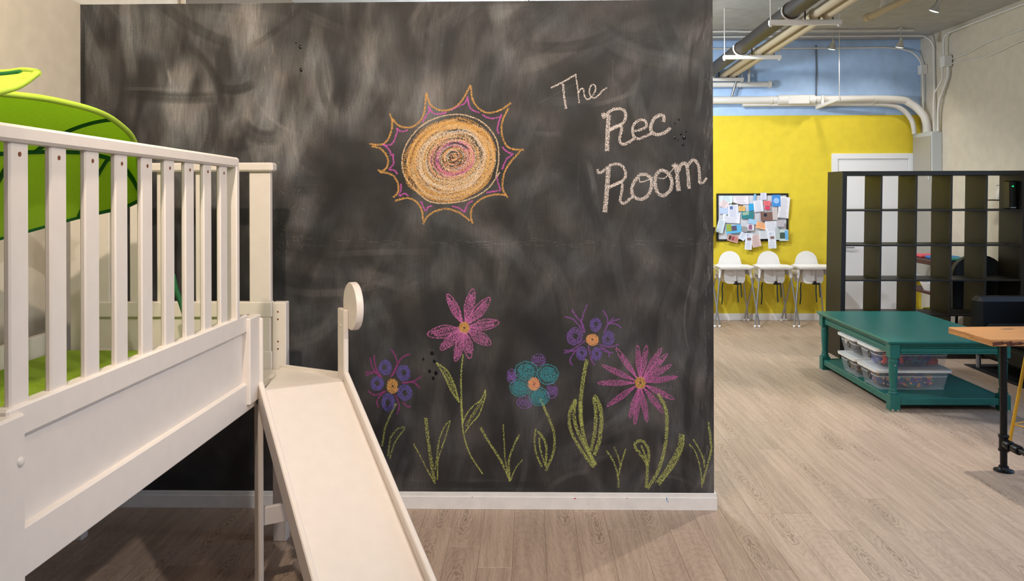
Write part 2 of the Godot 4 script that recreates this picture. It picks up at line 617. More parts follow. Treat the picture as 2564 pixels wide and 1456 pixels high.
func floor_planks() -> void:
	var slab_mesh := wall_mesh([[Vector3(LEFT - 0.15, -0.12, BACK - 0.15), Vector3(RIGHT + 0.2, -0.008, FRONT + 0.15)]])
	var fl := struct("floor", slab_mesh, mat(rgb8(70, 58, 46), 0.9))
	var r := RandomNumberGenerator.new()
	r.seed = 21
	var mats := []
	var relief := bump_tex(0.06, 9)
	for v in 6:
		var tex := plank_texture(v)
		for tone in [0.955, 0.98, 1.0]:
			var m := mat(Color(tone, tone * 0.992, tone * 0.985), 0.46)
			m.albedo_texture = tex
			mats.append(m)
	var w := 0.152
	var rest := {}
	var meshes := {}
	var shown := 0
	var rows := int(ceil((RIGHT - LEFT) / w))
	for i in rows:
		var x := LEFT + (i + 0.5) * w
		var wid := w
		if x + w / 2 > RIGHT:
			wid = RIGHT - (x - w / 2)
			x = RIGHT - wid / 2
		var z := FRONT
		var first := true
		while z > BACK + 0.01:
			var l := 1.22
			if first:
				l = 1.22 * (r.randi_range(1, 6) / 6.0)
			first = false
			l = minf(l, z - BACK)
			var zc := z - l / 2
			var pick := r.randi_range(0, mats.size() - 1)
			var flip := r.randf() < 0.5
			var dist := -zc
			var seen := dist > 2.9 and x < dist * 0.60 + 0.3
			if zc > -4.4:
				seen = seen and x > -2.0
			else:
				seen = seen and x > dist * 0.225 - 0.15
			if seen and shown < 300 and wid > 0.15:
				var key := "%d %s" % [roundi(l * 100), flip]
				if not meshes.has(key):
					var st := new_st()
					add_plank(st, Vector3.ZERO, w - 0.0006, l - 0.0006, 0.0, flip)
					meshes[key] = st.commit()
				part("plank", meshes[key], mats[pick], fl, Vector3(x, 0, zc))
				shown += 1
			else:
				if not rest.has(pick):
					rest[pick] = new_st()
				add_plank(rest[pick], Vector3(x, 0, zc), wid - 0.0006, l - 0.0006, 0.0, flip)
			z -= l
	for pick in rest:
		part("remaining_planks", rest[pick].commit(), mats[pick], fl).set_meta("kind", "stuff")

# ------------------------------------------------------------------ chalkboard partition
const BX0 := -2.36
const BX1 := 0.952
const BY0 := 0.07
const BY1 := 2.642
const TW := 1408
const TH := 1088
var haze := PackedFloat32Array()

# drawing sheet units (as measured on the board's picture) to metres on the board
func sheet(p: Vector2) -> Vector2:
	var d := 1.0 + 1.09017e-5 * p.x
	return Vector2((2.106493e-3 * p.x - 6.3e-6 * p.y - 2.788084) / d, (1.16669e-5 * p.x - 2.107034e-3 * p.y + 2.669454) / d)

func to_tex(p: Vector2) -> Vector2:
	var q := sheet(p)
	return Vector2((q.x - BX0) / (BX1 - BX0) * TW, (BY1 - q.y) / (BY1 - BY0) * TH)

# a wiping stroke of chalk dust: a bent band of streaks
func swipe(r: RandomNumberGenerator, a: Vector2, b: Vector2, bend: float, width: float, amount: float) -> void:
	a = to_tex(a)
	b = to_tex(b)
	width *= 0.88
	var c := (a + b) * 0.5 + (b - a).orthogonal() * bend
	var len := a.distance_to(c) + c.distance_to(b)
	var n := int(maxf(6.0, len * 1.9))
	var half := int(width * 0.5)
	var lanes := PackedFloat32Array()
	lanes.resize(half * 2 + 1)
	var prev := r.randf()
	var slow := r.randf()
	for j in half * 2 + 1:
		prev = lerpf(prev, r.randf(), 0.7)
		slow = lerpf(slow, r.randf(), 0.12)
		var e := 1.0 - absf(j - half) / (half + 1.0)
		lanes[j] = 0.55 * amount * (0.35 + 0.55 * prev + 0.8 * slow) * minf(1.0, e * 2.2)
	var ramp := r.randf_range(0.15, 0.4)
	for i in n:
		var t := float(i) / n
		var p := a.lerp(c, t).lerp(c.lerp(b, t), t)
		var d := (c - a).lerp(b - c, t).normalized()
		var nx := -d.y
		var ny := d.x
		var env := minf(1.0, minf(t, 1.0 - t) / ramp) * (0.5 if amount > 0.0 else 0.6)
		for j in half * 2 + 1:
			var o := j - half
			var x := int(p.x + nx * o)
			var y := int(p.y + ny * o)
			if x < 0 or y < 0 or x >= TW or y >= TH:
				continue
			var k := y * TW + x
			var v := lanes[j] * env
			if amount > 0.0:
				haze[k] += v * (1.0 - haze[k])
			else:
				haze[k] += v * haze[k]

func scratch(a: Vector2, b: Vector2, amount: float, wob := 1.0) -> void:
	a = to_tex(a)
	b = to_tex(b)
	var n := int(a.distance_to(b)) + 1
	var off := 0.0
	for i in n:
		var p := a.lerp(b, float(i) / n)
		off = off * 0.9 + rng.randf_range(-wob, wob) * 0.5
		var x := int(p.x + off)
		var y := int(p.y + off * 0.3)
		if x >= 0 and y >= 0 and x < TW and y < TH and rng.randf() < 0.8:
			haze[y * TW + x] = minf(1.0, haze[y * TW + x] + amount * rng.randf_range(0.4, 1.0))

func board_texture() -> ImageTexture:
	haze.resize(TW * TH)
	var cloud := noise_bytes(0.006, 31, TW, TH, 4)
	for k in TW * TH:
		haze[k] = 0.10 + 0.26 * maxf(0.0, cloud[k] / 255.0 - 0.30)
	var r := RandomNumberGenerator.new()
	r.seed = 5
	# zones: x0, y0, x1, y1, strokes, dust, wide, lean from upright in radians
	for zz in [
		[215, 30, 900, 330, 120, 0.29, 80, 0.16], [215, 250, 760, 560, 60, 0.21, 70, 0.3], [230, 20, 1300, 60, 26, 0.20, 34, 1.5],
		[860, 30, 1350, 300, 70, 0.17, 76, 0.2], [1250, 40, 1780, 200, 34, 0.09, 70, 1.0], [1300, 200, 1780, 600, 44, 0.07, 56, 0.4],
		[620, 380, 1350, 720, 60, 0.11, 70, 0.8], [700, 650, 1000, 900, 26, 0.09, 80, 1.2], [900, 560, 1780, 900, 54, 0.09, 66, 0.4],
		[920, 880, 1780, 1230, 60, 0.08, 66, 0.3], [1500, 920, 1780, 1220, 30, 0.13, 60, 0.4], [1735, 20, 1783, 1230, 34, 0.16, 16, 0.03],
		[960, 1190, 1780, 1232, 14, 0.12, 24, 1.5], [230, 560, 700, 1200, 24, 0.07, 60, 0.3]]:
		for i in zz[4]:
			var p := Vector2(r.randf_range(zz[0], zz[2]), r.randf_range(zz[1], zz[3]))
			var a: float = PI / 2 + r.randfn(0.0, zz[7]) + 0.08
			var l := r.randf_range(50.0, 140.0)
			var d := Vector2(cos(a), sin(a)) * l
			var dark := r.randf() < 0.26
			swipe(r, p - d, p + d, r.randfn(0.0, 0.14), zz[6] * r.randf_range(0.4, 1.4), -0.55 if dark else zz[5] * r.randf_range(0.5, 1.9))
	# wiping strokes that stand out
	for s in [
		[470, 110, 560, 300, 0.25, 22, -0.7], [540, 215, 640, 205, -0.3, 26, -0.7], [300, 228, 560, 240, -0.08, 30, -0.55], [300, 222, 480, 224, 0.0, 10, 0.3],
		[785, 90, 850, 330, -0.22, 56, 0.42], [800, 130, 840, 300, -0.2, 20, -0.5], [420, 170, 428, 215, 0.0, 7, 0.8], [520, 240, 500, 400, 0.3, 30, -0.6],
		[545, 330, 640, 250, -0.4, 50, 0.3], [560, 400, 740, 280, -0.35, 40, 0.25], [640, 250, 760, 340, -0.2, 10, 0.3], [600, 300, 700, 340, -0.4, 40, -0.6],
		[1260, 170, 1480, 60, -0.25, 40, 0.28], [1480, 60, 1700, 150, -0.2, 46, 0.26], [1300, 110, 1560, 70, -0.2, 30, -0.6], [1330, 250, 1560, 230, -0.1, 26, 0.16],
		[1470, 265, 1600, 222, -0.1, 12, 0.35], [1590, 225, 1620, 330, -0.1, 40, 0.32], [1470, 395, 1490, 490, 0.05, 14, 0.45], [1330, 330, 1405, 335, -0.1, 14, 0.2],
		[690, 720, 1000, 690, -0.18, 20, 0.18], [860, 690, 1020, 720, 0.1, 40, 0.22], [700, 860, 860, 760, -0.3, 40, 0.16], [800, 640, 1100, 630, 0.02, 16, 0.16],
		[1330, 620, 1420, 860, 0.3, 40, 0.18], [1420, 700, 1500, 620, 0.2, 60, 0.16], [1560, 560, 1700, 700, -0.1, 70, 0.18], [1450, 1180, 1560, 1130, 0.3, 40, 0.2],
		[1630, 1060, 1620, 1200, 0.0, 40, -0.6], [1660, 1100, 1690, 1200, 0.1, 50, 0.25], [1090, 980, 1110, 1180, 0.05, 46, 0.14], [1330, 1120, 1380, 1060, 0.2, 40, 0.12],
		[1010, 1215, 1400, 1215, 0.0, 16, -0.6], [700, 470, 960, 520, 0.2, 60, -0.5], [1330, 380, 1500, 470, 0.3, 90, -0.55], [820, 900, 900, 1000, 0.1, 70, -0.5],
		[208, 20, 211, 620, 0.0, 12, -0.9], [208, 20, 210, 620, 0.0, 8, -0.9], [660, 600, 860, 640, 0.1, 80, -0.6], [560, 600, 660, 900, 0.0, 120, -0.5]]:
		swipe(r, Vector2(s[0], s[1]), Vector2(s[2], s[3]), s[4], s[5] * 1.1, s[6] * 1.15)
	# the joint of the boards and scuffs
	for i in 26:
		var y := 60.0 + i * 26.0
		var x := 668.0 + 14.0 * sin(i * 0.9)
		if r.randf() < 0.75:
			scratch(Vector2(x, y), Vector2(x + r.randf_range(-4, 4), y + r.randf_range(10, 26)), 0.45)
	for i in 60:
		var p := Vector2(r.randf_range(680, 1780), 608 + r.randfn(0.0, 7.0))
		scratch(p, p + Vector2(r.randf_range(8, 34), r.randf_range(-1, 1)), 0.28, 0.4)
	for i in 34:
		var p := Vector2(r.randf_range(684, 760), r.randf_range(380, 660))
		scratch(p, p + Vector2(r.randf_range(-10, 10), r.randf_range(2, 16)), 0.4)
	for i in 70:
		var p := Vector2(1772 + r.randfn(0.0, 6.0), r.randf_range(20, 1200))
		scratch(p, p + Vector2(r.randf_range(-2, 2), r.randf_range(6, 22)), 0.45, 0.5)
	for i in 60:
		var p := Vector2(r.randf_range(230, 1770), r.randf_range(30, 1220))
		scratch(p, p + Vector2(r.randf_range(-8, 8), r.randf_range(-6, 6)), 0.35)
	scratch(Vector2(733, 14), Vector2(733, 40), 0.5, 0.1)
	scratch(Vector2(1534, 150), Vector2(1534, 205), 0.35, 0.1)
	for q in [[Vector2(1350, 258), Vector2(1440, 210)], [Vector2(1450, 410), Vector2(1446, 500)], [Vector2(1690, 976), Vector2(1640, 968)], [Vector2(1700, 930), Vector2(1650, 948)]]:
		scratch(q[0], q[1], 0.3, 0.5)
	var grain := noise_bytes(0.42, 33, TW, TH, 2)
	var tint := noise_bytes(0.008, 35, TW, TH, 2)
	var comb := noise_bytes(0.22, 36, TW, TH / 10 + 1, 3)
	var data := PackedByteArray()
	data.resize(TW * TH * 3)
	# dust colours in linear light, then sRGB through a small table
	var lut := PackedByteArray()
	lut.resize(1025)
	for i in 1025:
		lut[i] = int(255.0 * Color(i / 1024.0 * 0.6, 0, 0).linear_to_srgb().r + 0.5)
	for k in TW * TH:
		var v := haze[k]
		v *= 0.74 + 0.22 * (grain[k] / 255.0) + 0.34 * (comb[(k / TW / 10) * TW + k % TW] / 255.0)
		var a := 0.014 + 0.235 * v * (0.45 + v)
		var w := (tint[k] / 255.0 - 0.5) * 0.16
		data[k * 3] = lut[mini(1024, int(a * (1.02 + w) / 0.6 * 1024.0))]
		data[k * 3 + 1] = lut[mini(1024, int(a * 0.985 / 0.6 * 1024.0))]
		data[k * 3 + 2] = lut[mini(1024, int(a * (0.975 - w * 0.7) / 0.6 * 1024.0))]
	return ImageTexture.create_from_image(Image.create_from_data(TW, TH, false, Image.FORMAT_RGB8, data))

# chalk: every stroke is a band of small crumbs lying on the board
var cv := PackedVector3Array()
var cc := PackedColorArray()
var grit := FastNoiseLite.new()
var crng := RandomNumberGenerator.new()
var origin := Vector2.ZERO
var zoom := 1.0

func view(ox: float, oy: float, s: float) -> void:
	origin = Vector2(ox, oy)
	zoom = s

func chalk(pts: Array, width: float, c: Color, cover := 0.62, bend := true) -> void:
	var q := []
	for p in pts:
		q.append(sheet(origin + (p if p is Vector2 else Vector2(p[0], p[1])) / zoom))
	var path := q
	if bend and q.size() > 2:
		path = []
		for i in q.size() - 1:
			for k in 7:
				path.append(q[i].cubic_interpolate(q[i + 1], q[maxi(i - 1, 0)], q[mini(i + 2, q.size() - 1)], k / 7.0))
		path.append(q[-1])
	var w := width / zoom * 0.0021
	var lin := c.srgb_to_linear()
	for i in path.size() - 1:
		var a: Vector2 = path[i]
		var b: Vector2 = path[i + 1]
		var l := a.distance_to(b)
		if l < 1e-6:
			continue
		var d := (b - a) / l
		var nn := d.orthogonal()
		var want := l * w * cover / 3.6e-6 * 1.5
		var n := int(want) + (1 if crng.randf() < want - int(want) else 0)
		for k in n:
			var o := crng.randf_range(-0.5, 0.5)
			var p := a + d * (crng.randf() * l) + nn * (o * w)
			if grit.get_noise_2d(p.x * 1000.0, p.y * 1000.0) < -0.12 + absf(o) * 0.16:
				continue
			var s := crng.randf_range(0.0007, 0.0014)
			var ang := crng.randf() * PI
			var u := Vector2(cos(ang), sin(ang)) * s
			var v := u.orthogonal() * crng.randf_range(0.6, 1.0)
			var sh := crng.randf_range(0.8, 1.08)
			var col := Color(lin.r * sh, lin.g * sh, lin.b * sh)
			var z := 0.0006 + crng.randf() * 0.0002
			var e := [p - u - v, p + u - v, p + u + v, p - u + v]
			for m in [0, 1, 2, 0, 2, 3]:
				cv.append(Vector3(e[m].x, e[m].y, z))
				cc.append(col)

func chalk_loop(cx: float, cy: float, rx: float, ry: float, width: float, c: Color, turns := 1.0, shrink := 0.0, start := 0.0, cover := 0.62, tilt := 0.0) -> void:
	var pts := []
	var n := int(14 * turns) + 1
	for i in n + 1:
		var t := float(i) / n
		var a := start + TAU * turns * t
		var k := 1.0 - shrink * t + crng.randfn(0.0, 0.025)
		var p := Vector2(rx * cos(a) * k, ry * sin(a) * k).rotated(tilt)
		pts.append(Vector2(cx, cy) + p)
	chalk(pts, width, c, cover)

func chalk_petal(c: Vector2, tip: Vector2, half: float, width: float, col: Color, lines: int) -> void:
	var d := tip - c
	var o := d.normalized().orthogonal()
	var b := c + d * 0.14
	chalk([b, c + d * 0.5 + o * half, c + d * 0.85 + o * half * 0.7, tip, c + d * 0.85 - o * half * 0.7, c + d * 0.5 - o * half, b], width * 0.8, col, 0.6)
	for i in lines:
		var k := (i + 0.5) / lines * 2.0 - 1.0
		k += crng.randfn(0.0, 0.08)
		chalk([b + o * half * 0.2 * k, c + d * 0.5 + o * half * 0.8 * k, c + d * crng.randf_range(0.78, 0.95) + o * half * 0.45 * k], width, col, 0.5)

func chalk_done(called: String, label: String, parent: Node) -> void:
	var nor := PackedVector3Array()
	nor.resize(cv.size())
	nor.fill(Vector3.BACK)
	var arr := []
	arr.resize(Mesh.ARRAY_MAX)
	arr[Mesh.ARRAY_VERTEX] = cv
	arr[Mesh.ARRAY_NORMAL] = nor
	arr[Mesh.ARRAY_COLOR] = cc
	var mesh := ArrayMesh.new()
	mesh.add_surface_from_arrays(Mesh.PRIMITIVE_TRIANGLES, arr)
	var o := part(called, mesh, M.chalk, parent)
	tag(o, label)
	cv = PackedVector3Array()
	cc = PackedColorArray()

func chalkboard() -> void:
	M.chalk = mat(Color.WHITE, 0.95, 0.0, 0.2)
	M.chalk.vertex_color_use_as_albedo = true
	grit.seed = 8
	grit.frequency = 0.35
	grit.fractal_octaves = 2
	crng.seed = 77
	var wall := struct("wall_partition", wall_mesh([[Vector3(LEFT + 0.001, 0, BOARD_Z - 0.125), Vector3(BX1 - 0.001, BY1, BOARD_Z - 0.004)]]), M.chalk_edge)
	var bb := struct("baseboard_partition", wall_mesh([[Vector3(LEFT, 0, BOARD_Z), Vector3(BX1 + 0.012, 0.066, BOARD_Z + 0.017)], [Vector3(LEFT, 0.066, BOARD_Z), Vector3(BX1 + 0.008, 0.086, BOARD_Z + 0.010)]]), M.base)
	struct("baseboard_partition_end", wall_mesh([[Vector3(BX1, 0, BOARD_Z - 0.125), Vector3(BX1 + 0.012, 0.086, BOARD_Z - 0.0005)]]), M.base)
	for q in [[0.232, 0.060, 0.010, 0.005, rgb8(196, 70, 74)], [0.50, 0.062, 0.006, 0.004, rgb8(200, 120, 96)], [0.705, 0.058, 0.006, 0.018, rgb8(126, 164, 206)], [0.712, 0.046, 0.004, 0.012, rgb8(150, 182, 214)], [-0.30, 0.064, 0.006, 0.003, rgb8(150, 90, 70)], [0.30, 0.03, 0.003, 0.003, rgb8(90, 70, 60)]]:
		part("chalk_smudge", bbox(q[2], q[3], 0.0006, 0.0002), mat(q[4], 0.9), bb, Vector3(q[0], q[1], BOARD_Z + 0.0172))
	# the painted face with its dust
	var bm := mat(Color.WHITE, 0.62, 0.0, 0.4)
	bm.albedo_texture = board_texture()
	bm.texture_repeat = false
	bm.heightmap_enabled = true
	bm.heightmap_texture = bm.albedo_texture
	bm.heightmap_scale = 0.02
	var st := new_st()
	var W := BX1 - BX0
	var Hh := BY1 - BY0
	for q in [[0, 1], [1, 1], [1, 0], [0, 1], [1, 0], [0, 0]]:
		st.set_normal(Vector3.BACK)
		st.set_uv(Vector2(q[0], 1 - q[1]))
		st.add_vertex(Vector3(BX0 + W * q[0], BY0 + Hh * q[1], 0))
	for e in [[Vector3(BX0, BY1, 0), Vector3(BX1, BY1, 0), Vector3.UP, 0.001], [Vector3(BX1, BY1, 0), Vector3(BX1, BY0, 0), Vector3.RIGHT, 0.999]]:
		var a: Vector3 = e[0]
		var b: Vector3 = e[1]
		var dd := Vector3(0, 0, -0.004)
		for p in [a, a + dd, b + dd, a, b + dd, b]:
			st.set_normal(e[2])
			st.set_uv(Vector2((p.x - BX0) / W, (BY1 - p.y) / Hh))
			st.add_vertex(p)
	var face_part := part("chalkboard", st.commit(), bm, wall, Vector3(0, 0, BOARD_Z))
	tag(face_part, "black chalkboard paint clouded with wiped chalk dust")
	var orange := rgb8(224, 170, 98)
	var cream := rgb8(236, 208, 170)
	var white := rgb8(236, 224, 216)
	var pink := rgb8(214, 104, 190)
	var mauve := rgb8(212, 122, 182)
	var plum := rgb8(164, 70, 142)
	var green := rgb8(190, 198, 112)
	var indigo := rgb8(112, 100, 182)
	var violet := rgb8(146, 106, 190)
	var teal := rgb8(74, 156, 168)
	var peach := rgb8(238, 160, 128)
	# --- the sun
	view(900, 180, 3.641)
	for a in [
		[[305, 430], [350, 485], [440, 510], [520, 480], [585, 390], [610, 190]], [[612, 200], [650, 300], [740, 352], [850, 335], [940, 255], [1012, 120]],
		[[1015, 125], [1035, 260], [1100, 345], [1190, 375], [1290, 345], [1380, 285]], [[1360, 330], [1310, 430], [1295, 530], [1320, 640], [1380, 700], [1498, 712]],
		[[1470, 720], [1390, 810], [1330, 900], [1305, 1000], [1310, 1080], [1352, 1148]], [[1340, 1125], [1230, 1120], [1130, 1150], [1050, 1210], [1015, 1290], [1030, 1385]],
		[[1005, 1360], [920, 1290], [800, 1250], [700, 1268], [620, 1320], [580, 1390]], [[580, 1360], [570, 1270], [530, 1195], [470, 1158], [400, 1155], [320, 1180]],
		[[305, 1145], [345, 1110], [355, 1040], [320, 960], [260, 925], [185, 915]], [[165, 895], [205, 905], [250, 870], [260, 800], [230, 735], [180, 695], [110, 680]],
		[[88, 655], [150, 665], [215, 660], [265, 610], [290, 540], [300, 460], [278, 380]]]:
		chalk(a, 17, orange, 0.95)
	for a in [
		[[570, 465], [610, 400], [640, 350], [625, 310]], [[630, 320], [670, 375], [730, 385], [795, 368]], [[835, 350], [900, 315], [960, 285], [988, 225]],
		[[988, 230], [1000, 310], [1040, 355], [1095, 372]], [[1118, 388], [1160, 415], [1220, 425], [1300, 405]], [[1297, 385], [1270, 460], [1258, 530], [1272, 565]],
		[[1300, 682], [1340, 725], [1400, 750]], [[1400, 750], [1340, 800], [1300, 890]], [[1252, 940], [1262, 1010], [1290, 1080]], [[1290, 1080], [1160, 1102]],
		[[1033, 1175], [985, 1210], [960, 1280]], [[960, 1280], [910, 1245], [845, 1225]], [[562, 1180], [600, 1268], [625, 1235], [665, 1225]],
		[[378, 1022], [380, 1075], [362, 1132], [410, 1110], [448, 1132]], [[348, 935], [320, 900], [270, 890], [310, 840], [305, 745]],
		[[288, 765], [275, 715], [240, 680], [215, 665], [270, 670], [310, 640], [330, 590]], [[330, 590], [345, 540], [342, 515], [385, 548], [440, 530]]]:
		chalk(a, 15, pink, 0.85)
	chalk_loop(838, 805, 448, 408, 12, cream, 1.02, 0.0, 0.4, 1.0, -0.12)
	for i in 58:
		var f := pow((i + 0.5) / 58.0, 0.75)
		var cx := lerpf(868, 838, f)
		var cy := lerpf(775, 805, f)
		var col: Color = [orange, orange, cream, orange][i % 4]
		if f < 0.32:
			col = [cream, peach, orange, white][i % 4]
		elif f < 0.52:
			col = [peach, mauve, peach, cream][i % 4]
		elif f < 0.76:
			col = [cream, orange, cream, white][i % 4]
		chalk_loop(cx + crng.randfn(0.0, 9.0), cy + crng.randfn(0.0, 9.0), 428.0 * f, 372.0 * f, crng.randf_range(10, 30), col, crng.randf_range(0.55, 1.2), 0.03, crng.randf() * TAU, crng.randf_range(0.3, 0.58), -0.4)
	chalk_done("chalk_sun", "orange and cream chalk sun with pointed rays and pink accents", face_part)
	# --- the lettering
	view(1330, 160, 3.64)
	for a in [
		[[[180, 220], [290, 165], [412, 95]], 15], [[[290, 180], [300, 290], [318, 410]], 19], [[[405, 100], [425, 230], [438, 358]], 12],
		[[[430, 265], [455, 225], [478, 235], [482, 280], [500, 318], [525, 322], [560, 290], [588, 230], [575, 190], [545, 200], [530, 245], [540, 290], [570, 312], [610, 290], [650, 245], [692, 218]], 13],
		[[[672, 465], [655, 455], [652, 485], [680, 475], [720, 430], [780, 408], [840, 420], [862, 465], [850, 520], [800, 565], [715, 605]], 26], [[[708, 470], [697, 620], [690, 795]], 38],
		[[[715, 600], [790, 560], [825, 580], [815, 640], [805, 700], [835, 735], [890, 715], [940, 680]], 26],
		[[[935, 615], [1000, 600], [1050, 570], [1040, 522], [1000, 510], [945, 540], [922, 600], [935, 660], [980, 685], [1040, 660], [1100, 635]], 23],
		[[[1205, 530], [1210, 480], [1170, 468], [1120, 500], [1090, 570], [1098, 620], [1140, 645], [1200, 635], [1250, 605], [1265, 580]], 30],
		[[[605, 960], [610, 990], [640, 990], [690, 950], [740, 918], [800, 915], [845, 950], [862, 1010], [840, 1060], [780, 1095], [700, 1130]], 25], [[[705, 950], [690, 1150], [672, 1355]], 40],
		[[[720, 1120], [800, 1080], [830, 1090], [825, 1170], [810, 1240], [840, 1275], [890, 1240], [930, 1205]], 24],
		[[[985, 1010], [1050, 1012], [1092, 1050], [1096, 1120], [1066, 1195], [1010, 1235], [950, 1222], [917, 1170], [930, 1090], [985, 1015]], 29], [[[985, 1040], [990, 1075], [1040, 1070], [1110, 1035]], 10],
		[[[1185, 965], [1250, 1000], [1282, 1070], [1268, 1150], [1210, 1200], [1155, 1180], [1130, 1100], [1140, 1010], [1190, 968]], 31], [[[1160, 1040], [1210, 1045], [1250, 1010], [1310, 940]], 10],
		[[[1290, 942], [1320, 922], [1330, 1040], [1345, 1160]], 38], [[[1338, 985], [1365, 925], [1400, 905], [1425, 960], [1438, 1140]], 30],
		[[[1425, 930], [1460, 885], [1500, 885], [1530, 960], [1535, 1090]], 27], [[[1535, 1090], [1570, 1080], [1600, 1040]], 20]]:
		chalk(a[0], a[1], white, 0.85)
	chalk_done("chalk_lettering", "white chalk lettering reading The Rec Room", face_part)
	# --- flowers
	view(900, 700, 4.0444)
	for p in [[258, 895, 65, 80], [447, 945, 72, 80], [180, 1055, 65, 75], [460, 1150, 75, 85], [290, 1250, 70, 95]]:
		chalk_loop(p[0], p[1], p[2], p[3], 13, indigo, 4.6, 0.62, crng.randf() * TAU, 0.6)
	for a in [[[110, 795], [125, 870], [160, 940], [215, 990]], [[148, 765], [155, 850], [180, 930], [220, 985]], [[55, 940], [130, 940], [175, 945], [230, 1000]], [[60, 975], [100, 960], [140, 945]],
		[[320, 705], [365, 780], [385, 850], [350, 930], [315, 990]], [[515, 760], [440, 785], [400, 840], [360, 930], [330, 985]], [[628, 980], [580, 1015], [520, 1040], [430, 1050]],
		[[608, 1105], [575, 1060], [530, 1040], [440, 1050]], [[90, 1130], [130, 1165], [190, 1165], [260, 1130]], [[190, 1300], [180, 1240], [200, 1190], [270, 1130]], [[380, 1370], [400, 1310], [395, 1250], [360, 1170]], [[520, 1290], [480, 1285], [440, 1240]]]:
		chalk(a, 17, plum, 0.7)
	chalk_loop(335, 1080, 58, 74, 16, orange, 6.0, 0.8, 0.3, 0.6)
	view(940, 1000, 5.6)
	chalk([[290, 60], [200, 250], [130, 430], [95, 660]], 28, green)
	chalk([[180, 800], [210, 560], [290, 440], [380, 395], [415, 410]], 28, green, 0.5)
	chalk([[200, 840], [260, 640], [330, 520], [415, 415]], 22, green)
	chalk_done("chalk_flower", "small indigo and plum chalk flower beside the slide", face_part)
	view(900, 700, 4.0444)
	for t in [[890, 150, 42], [1150, 95, 46], [1320, 185, 52], [1412, 435, 52], [1330, 660, 56], [1120, 800, 46], [972, 830, 40], [822, 712, 46], [690, 560, 60]]:
		chalk_petal(Vector2(1065, 490), Vector2(t[0], t[1]), t[2], 17, mauve, 5)
	chalk_loop(1062, 488, 52, 60, 15, orange, 6.0, 0.8, 0.0, 0.7)
	chalk([[1050, 760], [1030, 960], [1033, 1200], [1048, 1456]], 15, green, 0.85)
	chalk([[780, 845], [850, 960], [930, 1130], [1015, 1250]], 15, green, 0.8)
	chalk([[780, 845], [890, 930], [965, 1080], [1005, 1240]], 15, green, 0.8)
	chalk([[850, 920], [900, 1010], [950, 1110], [990, 1210]], 40, green, 0.3)
	view(940, 1000, 5.6)
	chalk([[1197, 0], [1215, 300], [1250, 550], [1340, 800], [1505, 1050]], 20, green, 0.9)
	chalk([[1220, 350], [1280, 210], [1380, 90], [1480, 10], [1545, -130]], 18, green, 0.8)
	chalk([[1545, -130], [1530, 0], [1450, 220], [1330, 360], [1250, 480]], 18, green, 0.8)
	chalk([[1270, 380], [1380, 200], [1500, 20]], 44, green, 0.35)
	chalk_done("chalk_flower", "large mauve chalk daisy with a tall thin stem", face_part)
	view(1240, 740, 4.283)
	for p in [[465, 690, 70, 60], [175, 865, 45, 75], [610, 1025, 55, 80], [315, 1150, 80, 65]]:
		chalk_loop(p[0], p[1], p[2], p[3], 10, violet, 1.1, 0.0, 0.5, 0.7)
		var zig := []
		for i in 11:
			zig.append([p[0] + p[2] * (i / 5.0 - 1.0) * 0.8, p[1] + p[3] * (0.6 if i % 2 == 0 else -0.6)])
		chalk(zig, 9, violet, 0.6)
	for p in [[335, 810, 120, 100], [565, 845, 112, 105], [260, 990, 103, 95], [470, 1085, 106, 98]]:
		chalk_loop(p[0], p[1], p[2], p[3], 13, teal, 1.05, 0.0, 1.0, 0.9)
		chalk_loop(p[0], p[1], p[2] * 0.82, p[3] * 0.82, 22, teal, 6.0, 0.9, 0.0, 0.5)
	chalk_loop(415, 950, 64, 68, 16, peach, 6.0, 0.85, 0.0, 0.75)
	chalk_loop(415, 950, 60, 64, 12, orange, 3.0, 0.6, 1.0, 0.7)
	view(1360, 980, 4.55)
	chalk([[-30, 90], [5, 175], [70, 320], [120, 460], [130, 600], [110, 720], [30, 910]], 28, green)
	view(940, 1000, 5.6)
	chalk([[2250, 415], [2230, 600], [2260, 780], [2335, 950]], 26, green)
	chalk([[2275, 445], [2370, 580], [2400, 720], [2385, 930]], 34, green)
	chalk([[2300, 540], [2310, 700], [2390, 950]], 24, green)
	chalk_done("chalk_flower", "teal chalk flower with violet back petals in the middle", face_part)
	view(1240, 740, 4.283)
	for p in [[1080, 315, 65, 75], [855, 440, 92, 95], [1210, 465, 70, 80], [930, 620, 60, 75], [1090, 630, 55, 75]]:
		chalk_loop(p[0], p[1], p[2], p[3], 12, violet if p[0] < 900 else indigo.lerp(violet, 0.5), 4.4, 0.7, crng.randf() * TAU, 0.6)
	for a in [[[990, 95], [950, 190], [925, 300], [960, 400]], [[820, 150], [870, 230], [930, 300], [960, 380]], [[745, 230], [820, 250], [890, 310], [940, 400]], [[1155, 160], [1200, 240], [1205, 310], [1160, 400]],
		[[1335, 255], [1260, 280], [1200, 320]], [[1275, 235], [1210, 300]], [[1350, 350], [1300, 310], [1230, 300]], [[730, 590], [800, 590], [880, 550], [960, 490]], [[735, 620], [850, 590]],
		[[830, 750], [800, 700], [840, 620], [900, 560]], [[1070, 750], [1030, 690], [1010, 600], [1000, 540]], [[1110, 520], [1180, 550], [1260, 550], [1335, 520]], [[1220, 665], [1215, 610], [1150, 560]], [[1270, 620], [1180, 600], [1120, 550]]]:
		chalk(a, 17, violet.lerp(plum, 0.3), 0.7)
	chalk_loop(1040, 475, 66, 60, 16, peach.lerp(orange, 0.5), 6.0, 0.8, 0.0, 0.8)
	chalk([[985, 690], [950, 860], [920, 1080], [910, 1250], [930, 1400]], 40, green)
	view(1360, 980, 4.55)
	chalk([[430, 120], [440, 400], [500, 640], [600, 850]], 40, green)
	chalk([[370, 90], [310, 220], [300, 380], [350, 530], [450, 700], [580, 870]], 36, green)
